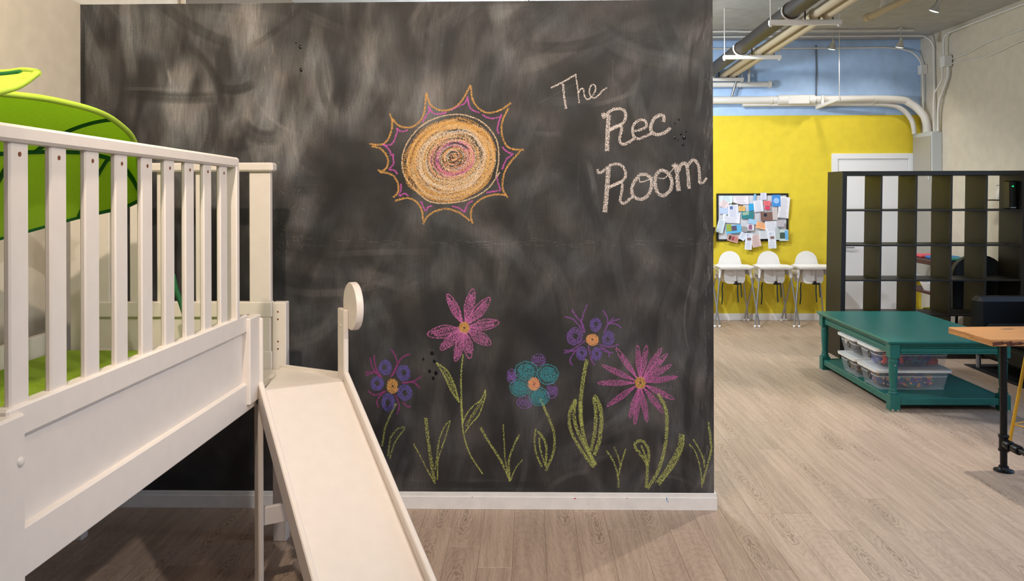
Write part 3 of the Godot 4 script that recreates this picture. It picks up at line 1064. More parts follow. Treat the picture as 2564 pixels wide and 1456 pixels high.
	chalk([[370, 100], [350, 250], [380, 420], [440, 560], [590, 840]], 38, green)
	chalk([[580, 50], [640, 150], [665, 330], [640, 560], [580, 730]], 46, green)
	chalk([[575, 70], [600, 250], [590, 450], [560, 600], [540, 680]], 38, green)
	chalk_done("chalk_flower", "violet chalk flower with forked whiskers and broad leaves", face_part)
	view(1240, 740, 4.283)
	for t in [[1295, 565], [1525, 535], [1625, 535], [1785, 565], [1845, 625], [1890, 745], [1955, 875], [1915, 1115], [1800, 1260], [1630, 1360], [1495, 1385], [1440, 1320], [1200, 1190], [1095, 940], [1145, 750]]:
		chalk_petal(Vector2(1555, 940), Vector2(t[0], t[1]), 27, 15, mauve.lerp(plum, crng.randf() * 0.3), 3)
	chalk_loop(1555, 935, 55, 68, 15, orange, 6.0, 0.8, 0.0, 0.65)
	view(1360, 980, 4.55)
	chalk([[1310, 30], [1390, 180], [1410, 350], [1400, 550], [1370, 720], [1300, 930], [1190, 1110]], 38, green)
	chalk([[1580, 490], [1560, 640], [1480, 800], [1380, 960], [1300, 1060]], 66, green, 0.5)
	chalk([[1600, 500], [1590, 640], [1510, 820], [1330, 1060]], 20, green, 0.6)
	chalk_done("chalk_flower", "spiky mauve chalk flower nearest the wall end", face_part)
	# --- grass and a bud
	chalk([[1170, 1100], [1185, 960], [1180, 830], [1100, 710], [1045, 640], [1060, 580], [1130, 570], [1190, 640], [1205, 750], [1185, 850]], 32, green)
	chalk([[1115, 620], [1160, 720], [1180, 820]], 22, green)
	chalk_done("chalk_bud", "green chalk bud on a short stalk", face_part)
	chalk([[860, 1100], [850, 960], [800, 800], [720, 680]], 19, green)
	chalk([[880, 840], [850, 740], [810, 640]], 15, green)
	chalk([[860, 960], [890, 820], [945, 655]], 17, green)
	chalk_done("chalk_grass", "three bladed chalk grass left of the bud", face_part)
	chalk([[1810, 1100], [1800, 950], [1770, 790], [1720, 670], [1665, 605]], 15, green)
	chalk([[1840, 880], [1820, 760], [1760, 630], [1710, 550]], 17, green)
	chalk([[1815, 1060], [1860, 880], [1910, 700], [1910, 560], [1880, 350]], 24, green)
	chalk_done("chalk_grass", "chalk grass at the very end of the wall", face_part)
	view(940, 1000, 5.6)
	chalk([[535, 630], [630, 800], [720, 980], [840, 1190]], 19, green)
	chalk([[705, 260], [730, 500], [770, 800], [830, 1150]], 46, green, 0.5)
	chalk([[1050, 300], [960, 400], [890, 600], [860, 850], [840, 990]], 24, green, 0.5)
	chalk([[1050, 305], [960, 600], [880, 850], [870, 1130]], 19, green)
	chalk_done("chalk_grass", "chalk grass nearest the slide", face_part)
	chalk([[1475, 400], [1600, 620], [1750, 850], [1890, 1150]], 32, green)
	chalk([[1790, 350], [1805, 600], [1825, 880], [1890, 1150]], 19, green)
	chalk([[2015, 500], [1930, 680], [1870, 880], [1890, 1150]], 26, green)
	chalk([[2065, 850], [1960, 980], [1905, 1130]], 17, green)
	chalk_done("chalk_grass", "four bladed chalk grass below the teal flower", face_part)
	# bare glossy spots where old stickers tore the paint
	var gl := mat(rgb8(16, 16, 18), 0.15)
	var scab := new_st()
	for p in [[1700, 300], [1705, 335], [1698, 350], [1713, 345], [1690, 345], [1710, 362], [1690, 310], [1718, 330], [1082, 885], [1088, 905], [1076, 930], [1092, 935], [1060, 900], [1085, 948], [752, 118], [741, 108], [754, 175]]:
		var q := sheet(Vector2(p[0], p[1]))
		var s := 0.004 + 0.006 * absf(sin(p[0] * 1.3 + p[1]))
		add_lathe(scab, [Vector2(s, 0.0), Vector2(s * 0.8, 0.0015), Vector2(s * 0.3, 0.0022)], Transform3D(Basis(Vector3(1, 0, 0), Vector3(0, 0, 1), Vector3(0, -1.3, 0)), Vector3(q.x, q.y, 0)), 9)
	tag(part("torn_spots", scab.commit(), gl, face_part), "small glossy black torn spots in the paint", "", "", "stuff")

# ------------------------------------------------------------------ loft bed
func at_box(called: String, lo: Vector3, hi: Vector3, m: Material, t: Node3D, b := 0.003) -> MeshInstance3D:
	var o := boxp(called, lo, hi, m, t, b)
	o.position -= t.position
	return o

func lean(z: float) -> float:
	return 0.0125 * (z + 2.35)

# a long board of the bed side, which sags a little towards its far end
func side_board(called: String, lo: Vector3, hi: Vector3, m: Material, t: Node3D, b := 0.004) -> MeshInstance3D:
	var o := at_box(called, lo, hi, m, t, b)
	o.position.y += lean((lo.z + hi.z) * 0.5)
	o.rotation.x = -0.0125
	return o

func loft_bed() -> void:
	var t := thing("loft_bed", "white painted low loft bed with slatted guard rail and green mattress", "bed", Vector3(-1.65, 0, -2.7))
	var w: Material = M.white
	# the long side towards the room
	side_board("top_rail", Vector3(-1.145, 1.752, -3.013), Vector3(-1.10, 1.79, -1.45), w, t, 0.007)
	side_board("side_panel_rail", Vector3(-1.14, 1.113, -3.10), Vector3(-1.10, 1.182, -1.66), w, t, 0.005)
	side_board("side_panel_rail", Vector3(-1.14, 0.802, -3.24), Vector3(-1.10, 0.915, -1.66), w, t, 0.005)
	side_board("side_panel", Vector3(-1.132, 0.905, -3.10), Vector3(-1.117, 1.12, -1.66), w, t, 0.001)
	side_board("side_panel_stile", Vector3(-1.139, 0.91, -3.12), Vector3(-1.103, 1.118, -3.088), w, t, 0.002)
	for i in 10:
		var z := -1.72 - 0.146 * (i - 1)
		var s := at_box("slat", Vector3(-1.128, 1.165, z - 0.033), Vector3(-1.112, 1.765, z + 0.033), w, t, 0.004)
		s.position.y += lean(z)
		var hl := part("screw_hole", lathe([Vector2(0.0055, 0.0), Vector2(0.0055, 0.0008)], 10), M.hole, s, Vector3(0.0082, 0.262, 0.0), Vector3(0, 0, -PI / 2))
		hl.scale = Vector3(1, 1, 1)
	at_box("end_stile", Vector3(-1.145, 1.15, -3.013), Vector3(-1.10, 1.75, -2.982), w, t, 0.004)
	at_box("corner_block", Vector3(-1.150, 0.82, -3.21), Vector3(-1.086, 1.158, -3.082), w, t, 0.004)
	# near corner post
	var np := at_box("post", Vector3(-1.16, 0.0, -1.70), Vector3(-1.086, 1.178, -1.60), w, t, 0.006)
	part("bolt_cover", lathe([Vector2(0.011, 0.0), Vector2(0.009, 0.004), Vector2(0.003, 0.005)], 12), w, np, Vector3(0.037, 0.487, -0.03), Vector3(0, 0, -PI / 2))
	# far end: corner posts, cap, slats and a framed panel
	var fp := at_box("post", Vector3(-1.215, 0.0, -3.80), Vector3(-1.15, 1.13, -3.745), w, t, 0.004)
	for y in [0.38, 0.345, 0.24, 0.205]:
		part("bolt_hole", lathe([Vector2(0.0045, 0.0), Vector2(0.0045, 0.001)], 8), M.hole, fp, Vector3(-0.005, y + 0.14, 0.0272), Vector3(PI / 2, 0, 0))
	var up := at_box("end_post", Vector3(-1.322, 0.85, -3.78), Vector3(-1.222, 1.75, -3.742), w, t, 0.004)
	for x in [-0.025, 0.022]:
		part("bolt_hole", lathe([Vector2(0.0045, 0.0), Vector2(0.0045, 0.001)], 8), M.hole, up, Vector3(x, -0.175, 0.0187), Vector3(PI / 2, 0, 0))
	at_box("end_cap_rail", Vector3(-2.22, 1.748, -3.79), Vector3(-1.203, 1.79, -3.72), w, t, 0.008)
	for x in [-1.555, -1.74, -1.87, -2.02]:
		at_box("end_slat", Vector3(x - 0.026, 1.10, -3.772), Vector3(x + 0.026, 1.75, -3.75), w, t, 0.003)
	at_box("post", Vector3(-2.175, 0.0, -3.79), Vector3(-2.122, 1.75, -3.735), w, t, 0.004)
	at_box("end_panel_rail", Vector3(-2.122, 1.06, -3.785), Vector3(-1.215, 1.132, -3.738), w, t, 0.004)
	at_box("end_panel_rail", Vector3(-2.122, 0.78, -3.785), Vector3(-1.215, 0.90, -3.738), w, t, 0.004)
	at_box("end_panel", Vector3(-2.122, 0.89, -3.772), Vector3(-1.215, 1.07, -3.756), w, t, 0.001)
	# the wall side and the near end
	at_box("back_rail", Vector3(-2.26, 0.80, -3.735), Vector3(-2.225, 1.0, -1.66), w, t)
	at_box("post", Vector3(-2.30, 0.0, -1.72), Vector3(-2.225, 1.178, -1.60), w, t)
	at_box("near_end_panel", Vector3(-2.225, 0.80, -1.655), Vector3(-1.16, 1.15, -1.62), w, t)
	at_box("bed_base", Vector3(-2.225, 0.79, -3.735), Vector3(-1.142, 0.815, -1.66), w, t)
	# the mattress lies in the bed
	var mt := thing("mattress", "lime green foam mattress lying in the white loft bed", "mattress", Vector3(-1.78, 0.815, -2.7))
	var lime := mottled(rgb8(146, 176, 38), 0.10, 6.0, 0.9, 41)
	for k in 3:
		at_box("foam_section", Vector3(-2.215, 0.818, -3.71 + k * 0.69), Vector3(-1.34, 0.912, -3.025 + k * 0.69), lime, mt, 0.014).position.y -= 0.0
	# a green strip by the far rail
	single("fabric_strip", tube(smooth_path([Vector3(-1.56, 1.29, -3.46), Vector3(-1.542, 1.228, -3.45), Vector3(-1.521, 1.172, -3.45), Vector3(-1.502, 1.106, -3.45), Vector3(-1.490, 1.028, -3.45), Vector3(-1.487, 0.915, -3.45)], 5), 0.013, 8, 0.009), mat(rgb8(22, 92, 50), 0.8), "dark green curved stalk standing on the mattress by the far rail", "stalk")

# ------------------------------------------------------------------ slide
func slide() -> void:
	var W := 0.33
	var H := 0.85
	var th := 0.0215
	var slope := deg_to_rad(25.84)
	var turn := 0.5084
	var t := thing("toddler_slide", "white painted wooden slide leaning from the loft bed down to the floor", "slide", Vector3(-1.077, 0, -3.204), turn)
	var w: Material = M.white
	var L := H / sin(slope) - 0.03
	var down := Basis(Vector3.RIGHT, slope)
	var sb := part("slide_board", bbox(W, 0.018, L, 0.003), w, t)
	sb.transform = Transform3D(down, Vector3(W / 2, H, 0) + down * Vector3(0, -0.009, L / 2))
	for x in [-th / 2, W + th / 2]:
		var r := part("side_rail", bbox(th, 0.095, L + 0.02, 0.004), w, t)
		r.transform = Transform3D(down, Vector3(x, H, 0) + down * Vector3(0, -0.009, L / 2))
	# the uprights carry on to the floor as legs
	part("upright", bbox(th, 1.142, 0.085, 0.004), w, t, Vector3(-th / 2, 0.571, -0.035))
	var ru := part("upright", bbox(th, 1.15, 0.095, 0.004), w, t, Vector3(W + th / 2, 0.575, -0.04))
	part("bolt_cover", lathe([Vector2(0.007, 0.0), Vector2(0.006, 0.003)], 10), w, ru, Vector3(-th / 2, 0.505, 0.0), Vector3(0, 0, PI / 2))
	part("grip_disc", lathe([Vector2(0.098, 0.0), Vector2(0.101, 0.003), Vector2(0.101, 0.027), Vector2(0.098, 0.03)], 40), w, t, Vector3(W + th, 1.168, 0.025), Vector3(0, 0, -PI / 2))
	part("cross_brace", bbox(W, 0.075, 0.02, 0.003), w, t, Vector3(W / 2, 0.33, -0.03))
	# the wedge shaped step between bed and slide; plan corners in the slide's own axes
	var inv := Basis(Vector3.UP, turn).inverse()
	var plan := []
	for p in [Vector3(-1.075, 0, -3.212), Vector3(-0.788, 0, -3.372), Vector3(-0.818, 0, -3.464), Vector3(-1.135, 0, -3.62)]:
		var q: Vector3 = inv * (p - t.position)
		plan.append(Vector2(q.x, -q.z))
	part("step_board", slab(plan, 0.02), w, t, Vector3(0, H - 0.010, 0), Vector3(-PI / 2, 0, 0))
	var a: Vector2 = plan[2]
	var b: Vector2 = plan[3]
	var mid := (a + b) * 0.5
	part("step_lip", bbox(a.distance_to(b), 0.05, 0.016, 0.002), w, t, Vector3(mid.x, H - 0.012, -mid.y - 0.008), Vector3(0, (b - a).angle() - PI, 0))

# ------------------------------------------------------------------ leaf canopy
func leaf(called: String, label: String, top: Array, bot: Array, bulge: Vector3, m: Material, rib: Material, ribs: Array, rim: Material) -> void:
	var t := thing(called, label, "canopy", (top[0] + bot[0]) * 0.5)
	var rows := []
	var tp := smooth_path(top, 5)
	var bp := smooth_path(bot, 5)
	var nv := 14
	for i in tp.size():
		var line := []
		for j in nv + 1:
			var v := float(j) / nv
			line.append(tp[i].lerp(bp[i], v) + bulge * sin(PI * v) * (1.0 - 0.6 * pow(float(i) / (tp.size() - 1), 3)) - t.position)
		rows.append(line)
	part("leaf_cloth", grid_mesh(rows), m, t)
	# the stalk that holds the leaf to the left wall
	var foot: Vector3 = rows[0][nv / 2]
	var wall_end := Vector3(LEFT + 0.012, 1.30, tp[0].z + 0.15) - t.position
	part("stalk", tube(smooth_path([foot, foot.lerp(wall_end, 0.45) + Vector3(0, 0.06, 0), wall_end], 6), 0.013, 8), rib, t)
	var edge := []
	for p in tp:
		edge.append(p - t.position)
	var e2 := []
	for p in bp:
		e2.append(p - t.position)
	part("rim", tube(edge, 0.010, 8), rim, t)
	part("rim", tube(e2, 0.008, 8), rib if bulge.y > 0.05 else rim, t)
	for r in ribs:
		var path := []
		for k in 15:
			var s := k / 14.0
			var uv: Vector2 = r[0].lerp(r[1], s)
			var fi: float = uv.x * (tp.size() - 1)
			var i0 := mini(int(fi), tp.size() - 2)
			var fj: float = uv.y * nv
			var j0 := mini(int(fj), nv - 1)
			var p: Vector3 = rows[i0][j0].lerp(rows[i0 + 1][j0], fi - i0).lerp(rows[i0][j0 + 1].lerp(rows[i0 + 1][j0 + 1], fi - i0), fj - j0)
			path.append(p)
		part("rib", tube(path, r[2], 8), rib, t)

func canopy() -> void:
	var cloth := mottled(rgb8(190, 222, 66), 0.05, 8.0, 0.85, 51)
	cloth.backlight_enabled = true
	cloth.backlight = rgb8(150, 190, 40)
	var bright := mottled(rgb8(176, 206, 62), 0.06, 8.0, 0.85, 53)
	var rib := mat(rgb8(20, 96, 40), 0.85)
	leaf("leaf_canopy", "big lime green fabric leaf canopy with dark ribs over the bed",
		[Vector3(-1.637, 1.863, -1.780), Vector3(-1.549, 1.924, -2.000), Vector3(-1.510, 1.936, -2.150), Vector3(-1.511, 1.936, -2.250), Vector3(-1.463, 1.936, -2.400), Vector3(-1.426, 1.920, -2.600), Vector3(-1.450, 1.892, -2.800), Vector3(-1.497, 1.844, -3.000), Vector3(-1.576, 1.735, -3.200), Vector3(-1.655, 1.617, -3.360)],
		[Vector3(-2.32, 1.42, -2.45), Vector3(-2.325, 1.413, -3.000), Vector3(-2.243, 1.436, -3.100), Vector3(-2.216, 1.449, -3.200), Vector3(-2.120, 1.482, -3.280), Vector3(-2.016, 1.520, -3.360), Vector3(-1.935, 1.545, -3.400), Vector3(-1.836, 1.567, -3.410), Vector3(-1.744, 1.586, -3.400), Vector3(-1.655, 1.617, -3.360)],
		Vector3(-0.03, 0.10, -0.06), cloth, rib,
		[[Vector2(1.0, 0.5), Vector2(0.0, 0.5), 0.011], [Vector2(0.45, 0.5), Vector2(0.62, 0.01), 0.010], [Vector2(0.40, 0.5), Vector2(0.28, 0.99), 0.010], [Vector2(0.12, 0.5), Vector2(0.28, 0.01), 0.012], [Vector2(0.72, 0.5), Vector2(0.66, 0.99), 0.008]], bright)
	leaf("leaf_canopy", "small bright lime fabric leaf tip with a dark stripe above the big leaf",
		[Vector3(-1.693, 1.970, -2.050), Vector3(-1.488, 1.964, -2.030), Vector3(-1.343, 1.954, -2.000), Vector3(-1.273, 1.956, -1.980), Vector3(-1.203, 1.944, -1.930)],
		[Vector3(-1.446, 1.814, -1.750), Vector3(-1.305, 1.845, -1.780), Vector3(-1.222, 1.883, -1.820), Vector3(-1.207, 1.906, -1.870), Vector3(-1.203, 1.944, -1.930)],
		Vector3(0, 0.012, 0.0), bright, rib, [[Vector2(0.0, 0.22), Vector2(0.74, 0.35), 0.008]], bright)

# ------------------------------------------------------------------ bookcase
func bookcase() -> void:
	var x0 := 3.040
	var t := thing("bookcase", "tall black-brown open cube bookcase of five by five compartments", "bookcase", Vector3(x0, 0, -8.095))
	var m := mottled(rgb8(24, 19, 14), 0.25, 3.0, 0.5, 61)
	var sh := 0.018
	var skew := Basis(Vector3(1, 0, 0), Vector3(sh, 1, 0), Vector3(0, 0, 1))
	var add := func(called: String, lo: Vector3, hi: Vector3):
		var st := new_st()
		add_box(st, hi - lo, Transform3D(skew, Vector3.ZERO), 0.002)
		var c := (lo + hi) * 0.5
		c.x += sh * c.y
		part(called, st.commit(), m, t, c)
	var zf := 0.195
	add.call("side_panel", Vector3(0, 0, -zf), Vector3(0.045, 1.84, zf))
	add.call("side_panel", Vector3(1.745, 0, -zf), Vector3(1.79, 1.84, zf))
	add.call("top_board", Vector3(0.045, 1.797, -zf), Vector3(1.745, 1.84, zf))
	add.call("bottom_board", Vector3(0.045, 0.0, -zf), Vector3(1.745, 0.08, zf))
	for i in range(1, 5):
		var x := 0.045 + 0.34 * i
		add.call("divider", Vector3(x - 0.008, 0.08, -zf + 0.004), Vector3(x + 0.008, 1.797, zf - 0.004))
	for c in 5:
		for r in range(1, 5):
			var y := 0.08 + 0.3434 * r
			var xa := 0.045 + 0.34 * c + (0.008 if c > 0 else 0.0)
			var xb := 0.045 + 0.34 * (c + 1) - (0.008 if c < 4 else 0.0)
			add.call("shelf_board", Vector3(xa, y - 0.008, -zf + 0.006), Vector3(xb, y + 0.008, zf - 0.006))

# ------------------------------------------------------------------ green table
func green_table() -> void:
	var t := thing("low_table", "teal green painted low table with turned legs and a lower shelf", "table", Vector3(3.135, 0, -6.75))
	var g := mottled(rgb8(30, 110, 102), 0.10, 3.0, 0.4, 71)
	var chip := mat(rgb8(206, 190, 160), 0.8)
	var hx := 0.465
	var hz := 0.75
	part("table_top", bbox(hx * 2, 0.022, hz * 2, 0.007), g, t, Vector3(0, 0.516, 0))
	part("table_top_moulding", bbox(hx * 2 - 0.03, 0.012, hz * 2 - 0.03, 0.004), g, t, Vector3(0, 0.500, 0))
	for s in [-1, 1]:
		for k in [[0.452, 0.028, 0.0], [0.474, 0.010, -0.004], [0.486, 0.012, 0.0], [0.430, 0.014, 0.0]]:
			part("apron", bbox(0.022, k[1], hz * 2 - 0.21, 0.002), g, t, Vector3(s * (hx - 0.05 + k[2]), k[0] + k[1] * 0.0, 0))
			part("apron", bbox(hx * 2 - 0.21, k[1], 0.022, 0.002), g, t, Vector3(0, k[0], s * (hz - 0.05 + k[2])))
	var prof := [Vector2(0.030, 0.118), Vector2(0.034, 0.126), Vector2(0.034, 0.136), Vector2(0.025, 0.142), Vector2(0.031, 0.150), Vector2(0.031, 0.158), Vector2(0.024, 0.166), Vector2(0.027, 0.20), Vector2(0.030, 0.26), Vector2(0.032, 0.32), Vector2(0.032, 0.348), Vector2(0.026, 0.354), Vector2(0.034, 0.364), Vector2(0.034, 0.374), Vector2(0.028, 0.380), Vector2(0.035, 0.390), Vector2(0.035, 0.396)]
	for sx in [-1, 1]:
		for sz in [-1, 1]:
			var st := new_st()
			add_lathe(st, prof, Transform3D(), 20)
			add_box(st, Vector3(0.076, 0.12, 0.076), Transform3D(Basis(), Vector3(0, 0.06, 0)), 0.004)
			add_box(st, Vector3(0.076, 0.11, 0.076), Transform3D(Basis(), Vector3(0, 0.45, 0)), 0.004)
			var leg := part("leg", st.commit(), g, t, Vector3(sx * (hx - 0.058), 0, sz * (hz - 0.058)))
			if sz > 0:
				for q in [[-0.02, 0.009, 0.0385, 0.02, 0.010], [0.02, 0.006, 0.0385, 0.016, 0.008], [0.0, 0.34, 0.033, 0.012, 0.004]]:
					part("paint_chip", bbox(q[3], q[4], 0.0012, 0.0003), chip, leg, Vector3(q[0], q[1], q[2]))
	part("lower_shelf", bbox(hx * 2 - 0.10, 0.018, hz * 2 - 0.10, 0.003), g, t, Vector3(0, 0.083, 0))
	for s in [-1, 1]:
		var r := part("shelf_rail", bbox(0.03, 0.052, hz * 2 - 0.19, 0.004), g, t, Vector3(s * (hx - 0.05), 0.068, 0))
		part("shelf_rail", bbox(hx * 2 - 0.19, 0.052, 0.03, 0.004), g, t, Vector3(0, 0.068, s * (hz - 0.05)))
		if s < 0:
			for q in [[0.21, 0.030], [0.06, 0.018], [0.01, 0.008], [-0.12, 0.012], [0.33, 0.010], [0.40, 0.006]]:
				part("paint_chip", bbox(0.008, 0.0012, q[1], 0.0003), chip, r, Vector3(-0.009 + 0.01 * sin(q[0] * 40.0), 0.0262, q[0]))

# ------------------------------------------------------------------ storage tubs with toys
func tub_rows(wb: float, db: float, wt: float, dt: float, h: float, y0: float) -> Array:
	var rows := []
	for k in 7:
		var s := k / 6.0
		var line := []
		for p in round_rect(lerpf(wb, wt, s), lerpf(db, dt, s), 0.035, 5):
			line.append(Vector3(p.x, y0 + h * s, p.y))
		rows.append(line)
	return rows

func storage_tubs() -> void:
	var clear := mat(Color(0.86, 0.88, 0.90, 0.20), 0.30)
	clear.transparency = BaseMaterial3D.TRANSPARENCY_ALPHA
	var lidm: Material = M.bin_white
	var black := mat(rgb8(20, 24, 22), 0.6)
	var print_m := mat(rgb8(190, 190, 186), 0.7)
	var spots := [
		[Vector3(2.985, 0.0925, -6.45), "clear lidded tub of beads and tracks, lower one of the near stack", 0],
		[Vector3(2.985, 0.2575, -6.45), "clear lidded tub of red and blue toys, upper one of the near stack", 1],
		[Vector3(2.985, 0.0925, -6.86), "clear lidded tub, lower one of the stack under the table's far end", 2],
		[Vector3(2.985, 0.2575, -6.86), "clear lidded tub, upper one of the stack under the table's far end", 3]]
	var r := RandomNumberGenerator.new()
	r.seed = 90
	for s in spots:
		var t := thing("storage_tub", s[1], "storage box", s[0], 0.0, "clear storage tubs under the green table")
		part("tub", grid_mesh(tub_rows(0.51, 0.30, 0.57, 0.345, 0.138, 0.0), true, false), clear, t)
		part("tub_floor", bbox(0.50, 0.004, 0.29, 0.001), clear, t, Vector3(0, 0.003, 0))
		var st := new_st()
		add_grid(st, tub_rows(0.598, 0.375, 0.604, 0.380, 0.020, 0.138), true, true)
		part("lid", st.commit(), lidm, t)
		var rim := []
		for p in tub_rows(0.548, 0.328, 0.548, 0.328, 0.0, 0.104)[0]:
			rim.append(p)
		rim.append(rim[0])
		part("moulded_ridge", tube(rim, 0.003, 6), mat(rgb8(200, 204, 206), 0.4), t)
		var stick := part("round_label", lathe([Vector2(0.030, 0.0), Vector2(0.030, 0.001)], 20), black, t, Vector3(-0.2755, 0.085, 0.02), Vector3(0, 0, PI / 2 + 0.215))
		for k in 3:
			part("printed_line", bbox(0.003, 0.0006, 0.028 - 0.006 * absi(k - 1), 0.0002), print_m, stick, Vector3(0.010 * (k - 1), 0.0014, 0))
		# the toys inside
		var pal: Array = [[[30, 40, 110], [40, 60, 140], [150, 40, 110], [20, 110, 90], [220, 140, 60]], [[40, 50, 140], [90, 40, 130], [30, 60, 150], [60, 110, 130]], [[120, 80, 50], [60, 60, 70], [150, 120, 40], [90, 50, 60]], [[60, 60, 70], [120, 100, 90], [50, 50, 56]]][s[2]]
		var toys := thing("toy_pieces", ["mixed blue, purple and orange toy pieces in the lower near tub", "mixed blue and purple toys in the upper near tub", "brown and yellow toy pieces in the lower far tub", "grey and brown toy pieces in the upper far tub"][s[2]], "toys", s[0] + Vector3(0, 0.008, 0))
		toys.set_meta("kind", "stuff")
		for c in pal.size():
			var ts := new_st()
			for k in 30:
				var sz := Vector3(r.randf_range(0.025, 0.08), r.randf_range(0.015, 0.035), r.randf_range(0.02, 0.06))
				var y := r.randf_range(0.025, 0.085 if s[2] % 2 == 0 else 0.10)
				var f := 0.78 + y
				var p := Vector3(r.randf_range(-0.20, 0.20) * f, y, r.randf_range(-0.105, 0.105) * f)
				if k % 3 == 0:
					p.z = 0.105
				elif k % 3 == 1:
					p.x = -0.20
				add_box(ts, sz, Transform3D(Basis.from_euler(Vector3(r.randf_range(-0.5, 0.5), r.randf() * TAU, r.randf_range(-0.4, 0.4))), p), 0.005)
			var tm := mat(rgb8(pal[c][0], pal[c][1], pal[c][2]), 0.4)
			part("pieces", ts.commit(), tm, toys).set_meta("kind", "stuff")
		if s[2] == 0:
			var ts := new_st()
			for k in 26:
				var p := Vector3(-0.21 + 0.013 * (k % 13) * 2.2 * (0.8 if k < 13 else 1.0), 0.035 + 0.05 * absf(sin(k * 2.1)), 0.128 + 0.012 * sin(k * 1.7))
				var sm := 0.008 + 0.003 * sin(k * 3.0)
				add_lathe(ts, [Vector2(0.001, -sm), Vector2(sm * 0.7, -sm * 0.7), Vector2(sm, 0), Vector2(sm * 0.7, sm * 0.7), Vector2(0.001, sm)], Transform3D(Basis(), p), 8)
			part("beads", ts.commit(), mat(rgb8(226, 146, 84), 0.4), toys).set_meta("kind", "stuff")
		elif s[2] == 1:
			var red := mat(rgb8(214, 62, 48), 0.4)
			part("red_track", tube(smooth_path([Vector3(-0.22, 0.03, 0.128), Vector3(-0.20, 0.06, 0.135), Vector3(-0.215, 0.085, 0.14), Vector3(-0.20, 0.10, 0.14)], 5), 0.016, 8), red, toys)
			part("red_track", tube(smooth_path([Vector3(-0.09, 0.10, 0.142), Vector3(-0.08, 0.07, 0.138), Vector3(-0.07, 0.03, 0.13)], 5), 0.014, 8), red, toys)
			part("red_block", bbox(0.09, 0.05, 0.06, 0.012), mat(rgb8(170, 20, 50), 0.4), toys, Vector3(0.17, 0.04, 0.10))

# ------------------------------------------------------------------ wooden table on black pipes
func pipe_table() -> void:
	var t := thing("pipe_table", "live edge wooden table top on black iron pipe legs", "table", Vector3(3.45, 0, -4.9), 0.06)
	var wood := mat(Color.WHITE, 0.42)
	var w := 256
	var data := PackedByteArray()
	var warp := noise_bytes(0.012, 81, w, w)
	var fine := noise_bytes(0.2, 82, w, w)
	data.resize(w * w * 3)
	for y in w:
		for x in w:
			var k := y * w + x
			var ring := 0.5 + 0.5 * sin(y * 0.22 + (warp[y * w + x / 5] / 255.0) * 9.0)
			var v := 1.0 - 0.13 * ring * ring - 0.16 * (fine[(y * w + x / 8)] / 255.0 - 0.4)
			data[k * 3] = int(clampf(206 * v, 0, 255))
			data[k * 3 + 1] = int(clampf(146 * pow(v, 1.2), 0, 255))
			data[k * 3 + 2] = int(clampf(88 * pow(v, 1.5), 0, 255))
	wood.albedo_texture = ImageTexture.create_from_image(Image.create_from_data(w, w, false, Image.FORMAT_RGB8, data))
	wood.uv1_triplanar = true
	wood.uv1_scale = Vector3(0.8, 2.5, 2.5)
	part("table_top", bbox(1.62, 0.040, 0.43, 0.004), wood, t, Vector3(-0.005, 0.772, 0))
	# bark left along the near edge
	var bark := new_st()
	var r := RandomNumberGenerator.new()
	r.seed = 84
	for k in 46:
		add_box(bark, Vector3(r.randf_range(0.03, 0.09), r.randf_range(0.008, 0.026), 0.006), Transform3D(Basis(Vector3.BACK, r.randf_range(-0.12, 0.2)), Vector3(-0.78 + k * 0.0345, 0.768 + r.randf_range(-0.006, 0.006), 0.2155)), 0.003)
	part("bark_edge", bark.commit(), mottled(rgb8(110, 62, 40), 0.4, 12.0, 0.8, 85), t)
	part("dark_knot", lathe([Vector2(0.05, 0.0), Vector2(0.035, 0.0007)], 14), mat(rgb8(70, 44, 26), 0.6), t, Vector3(-0.50, 0.7921, -0.12)).scale = Vector3(1.0, 1.0, 0.22)
	var bm: Material = M.black_metal
	for sx in [-0.678, 0.66]:
		for sz in [0.11]:
			var leg := part("leg_pipe", tube([Vector3(0, 0.012, 0), Vector3(0, 0.752, 0)], 0.0195, 16), bm, t, Vector3(sx, 0, sz))
			part("floor_flange", lathe([Vector2(0.054, 0.0), Vector2(0.054, 0.006), Vector2(0.030, 0.010), Vector2(0.026, 0.03)], 24), bm, leg)
			part("tee_fitting", lathe([Vector2(0.024, 0.115), Vector2(0.029, 0.118), Vector2(0.029, 0.130), Vector2(0.025, 0.134), Vector2(0.025, 0.195), Vector2(0.029, 0.199), Vector2(0.029, 0.211), Vector2(0.024, 0.214)], 18), bm, leg)
	part("cross_pipe", tube([Vector3(-0.678, 0.164, 0.11), Vector3(-0.678, 0.164, 0.33)], 0.0165, 14), bm, t)
	part("pipe_coupling", lathe([Vector2(0.022, 0.0), Vector2(0.027, 0.004), Vector2(0.027, 0.05), Vector2(0.022, 0.054)], 16), bm, t, Vector3(-0.678, 0.164, 0.20), Vector3(PI / 2, 0, 0))
	part("pipe_coupling", lathe([Vector2(0.022, 0.0), Vector2(0.029, 0.004), Vector2(0.029, 0.045), Vector2(0.022, 0.049)], 16), bm, t, Vector3(-0.678, 0.164, 0.13), Vector3(PI / 2, 0, 0))
	part("foot_rail", tube(smooth_path([Vector3(-0.678, 0.164, 0.30), Vector3(-0.676, 0.164, 0.335), Vector3(-0.64, 0.164, 0.345), Vector3(-0.5, 0.164, 0.345), Vector3(0.4, 0.164, 0.345), Vector3(0.64, 0.164, 0.345)], 4), 0.0195, 12), bm, t)
	part("cross_pipe", tube([Vector3(0.66, 0.164, 0.11), Vector3(0.66, 0.164, 0.345)], 0.0165, 14), bm, t)

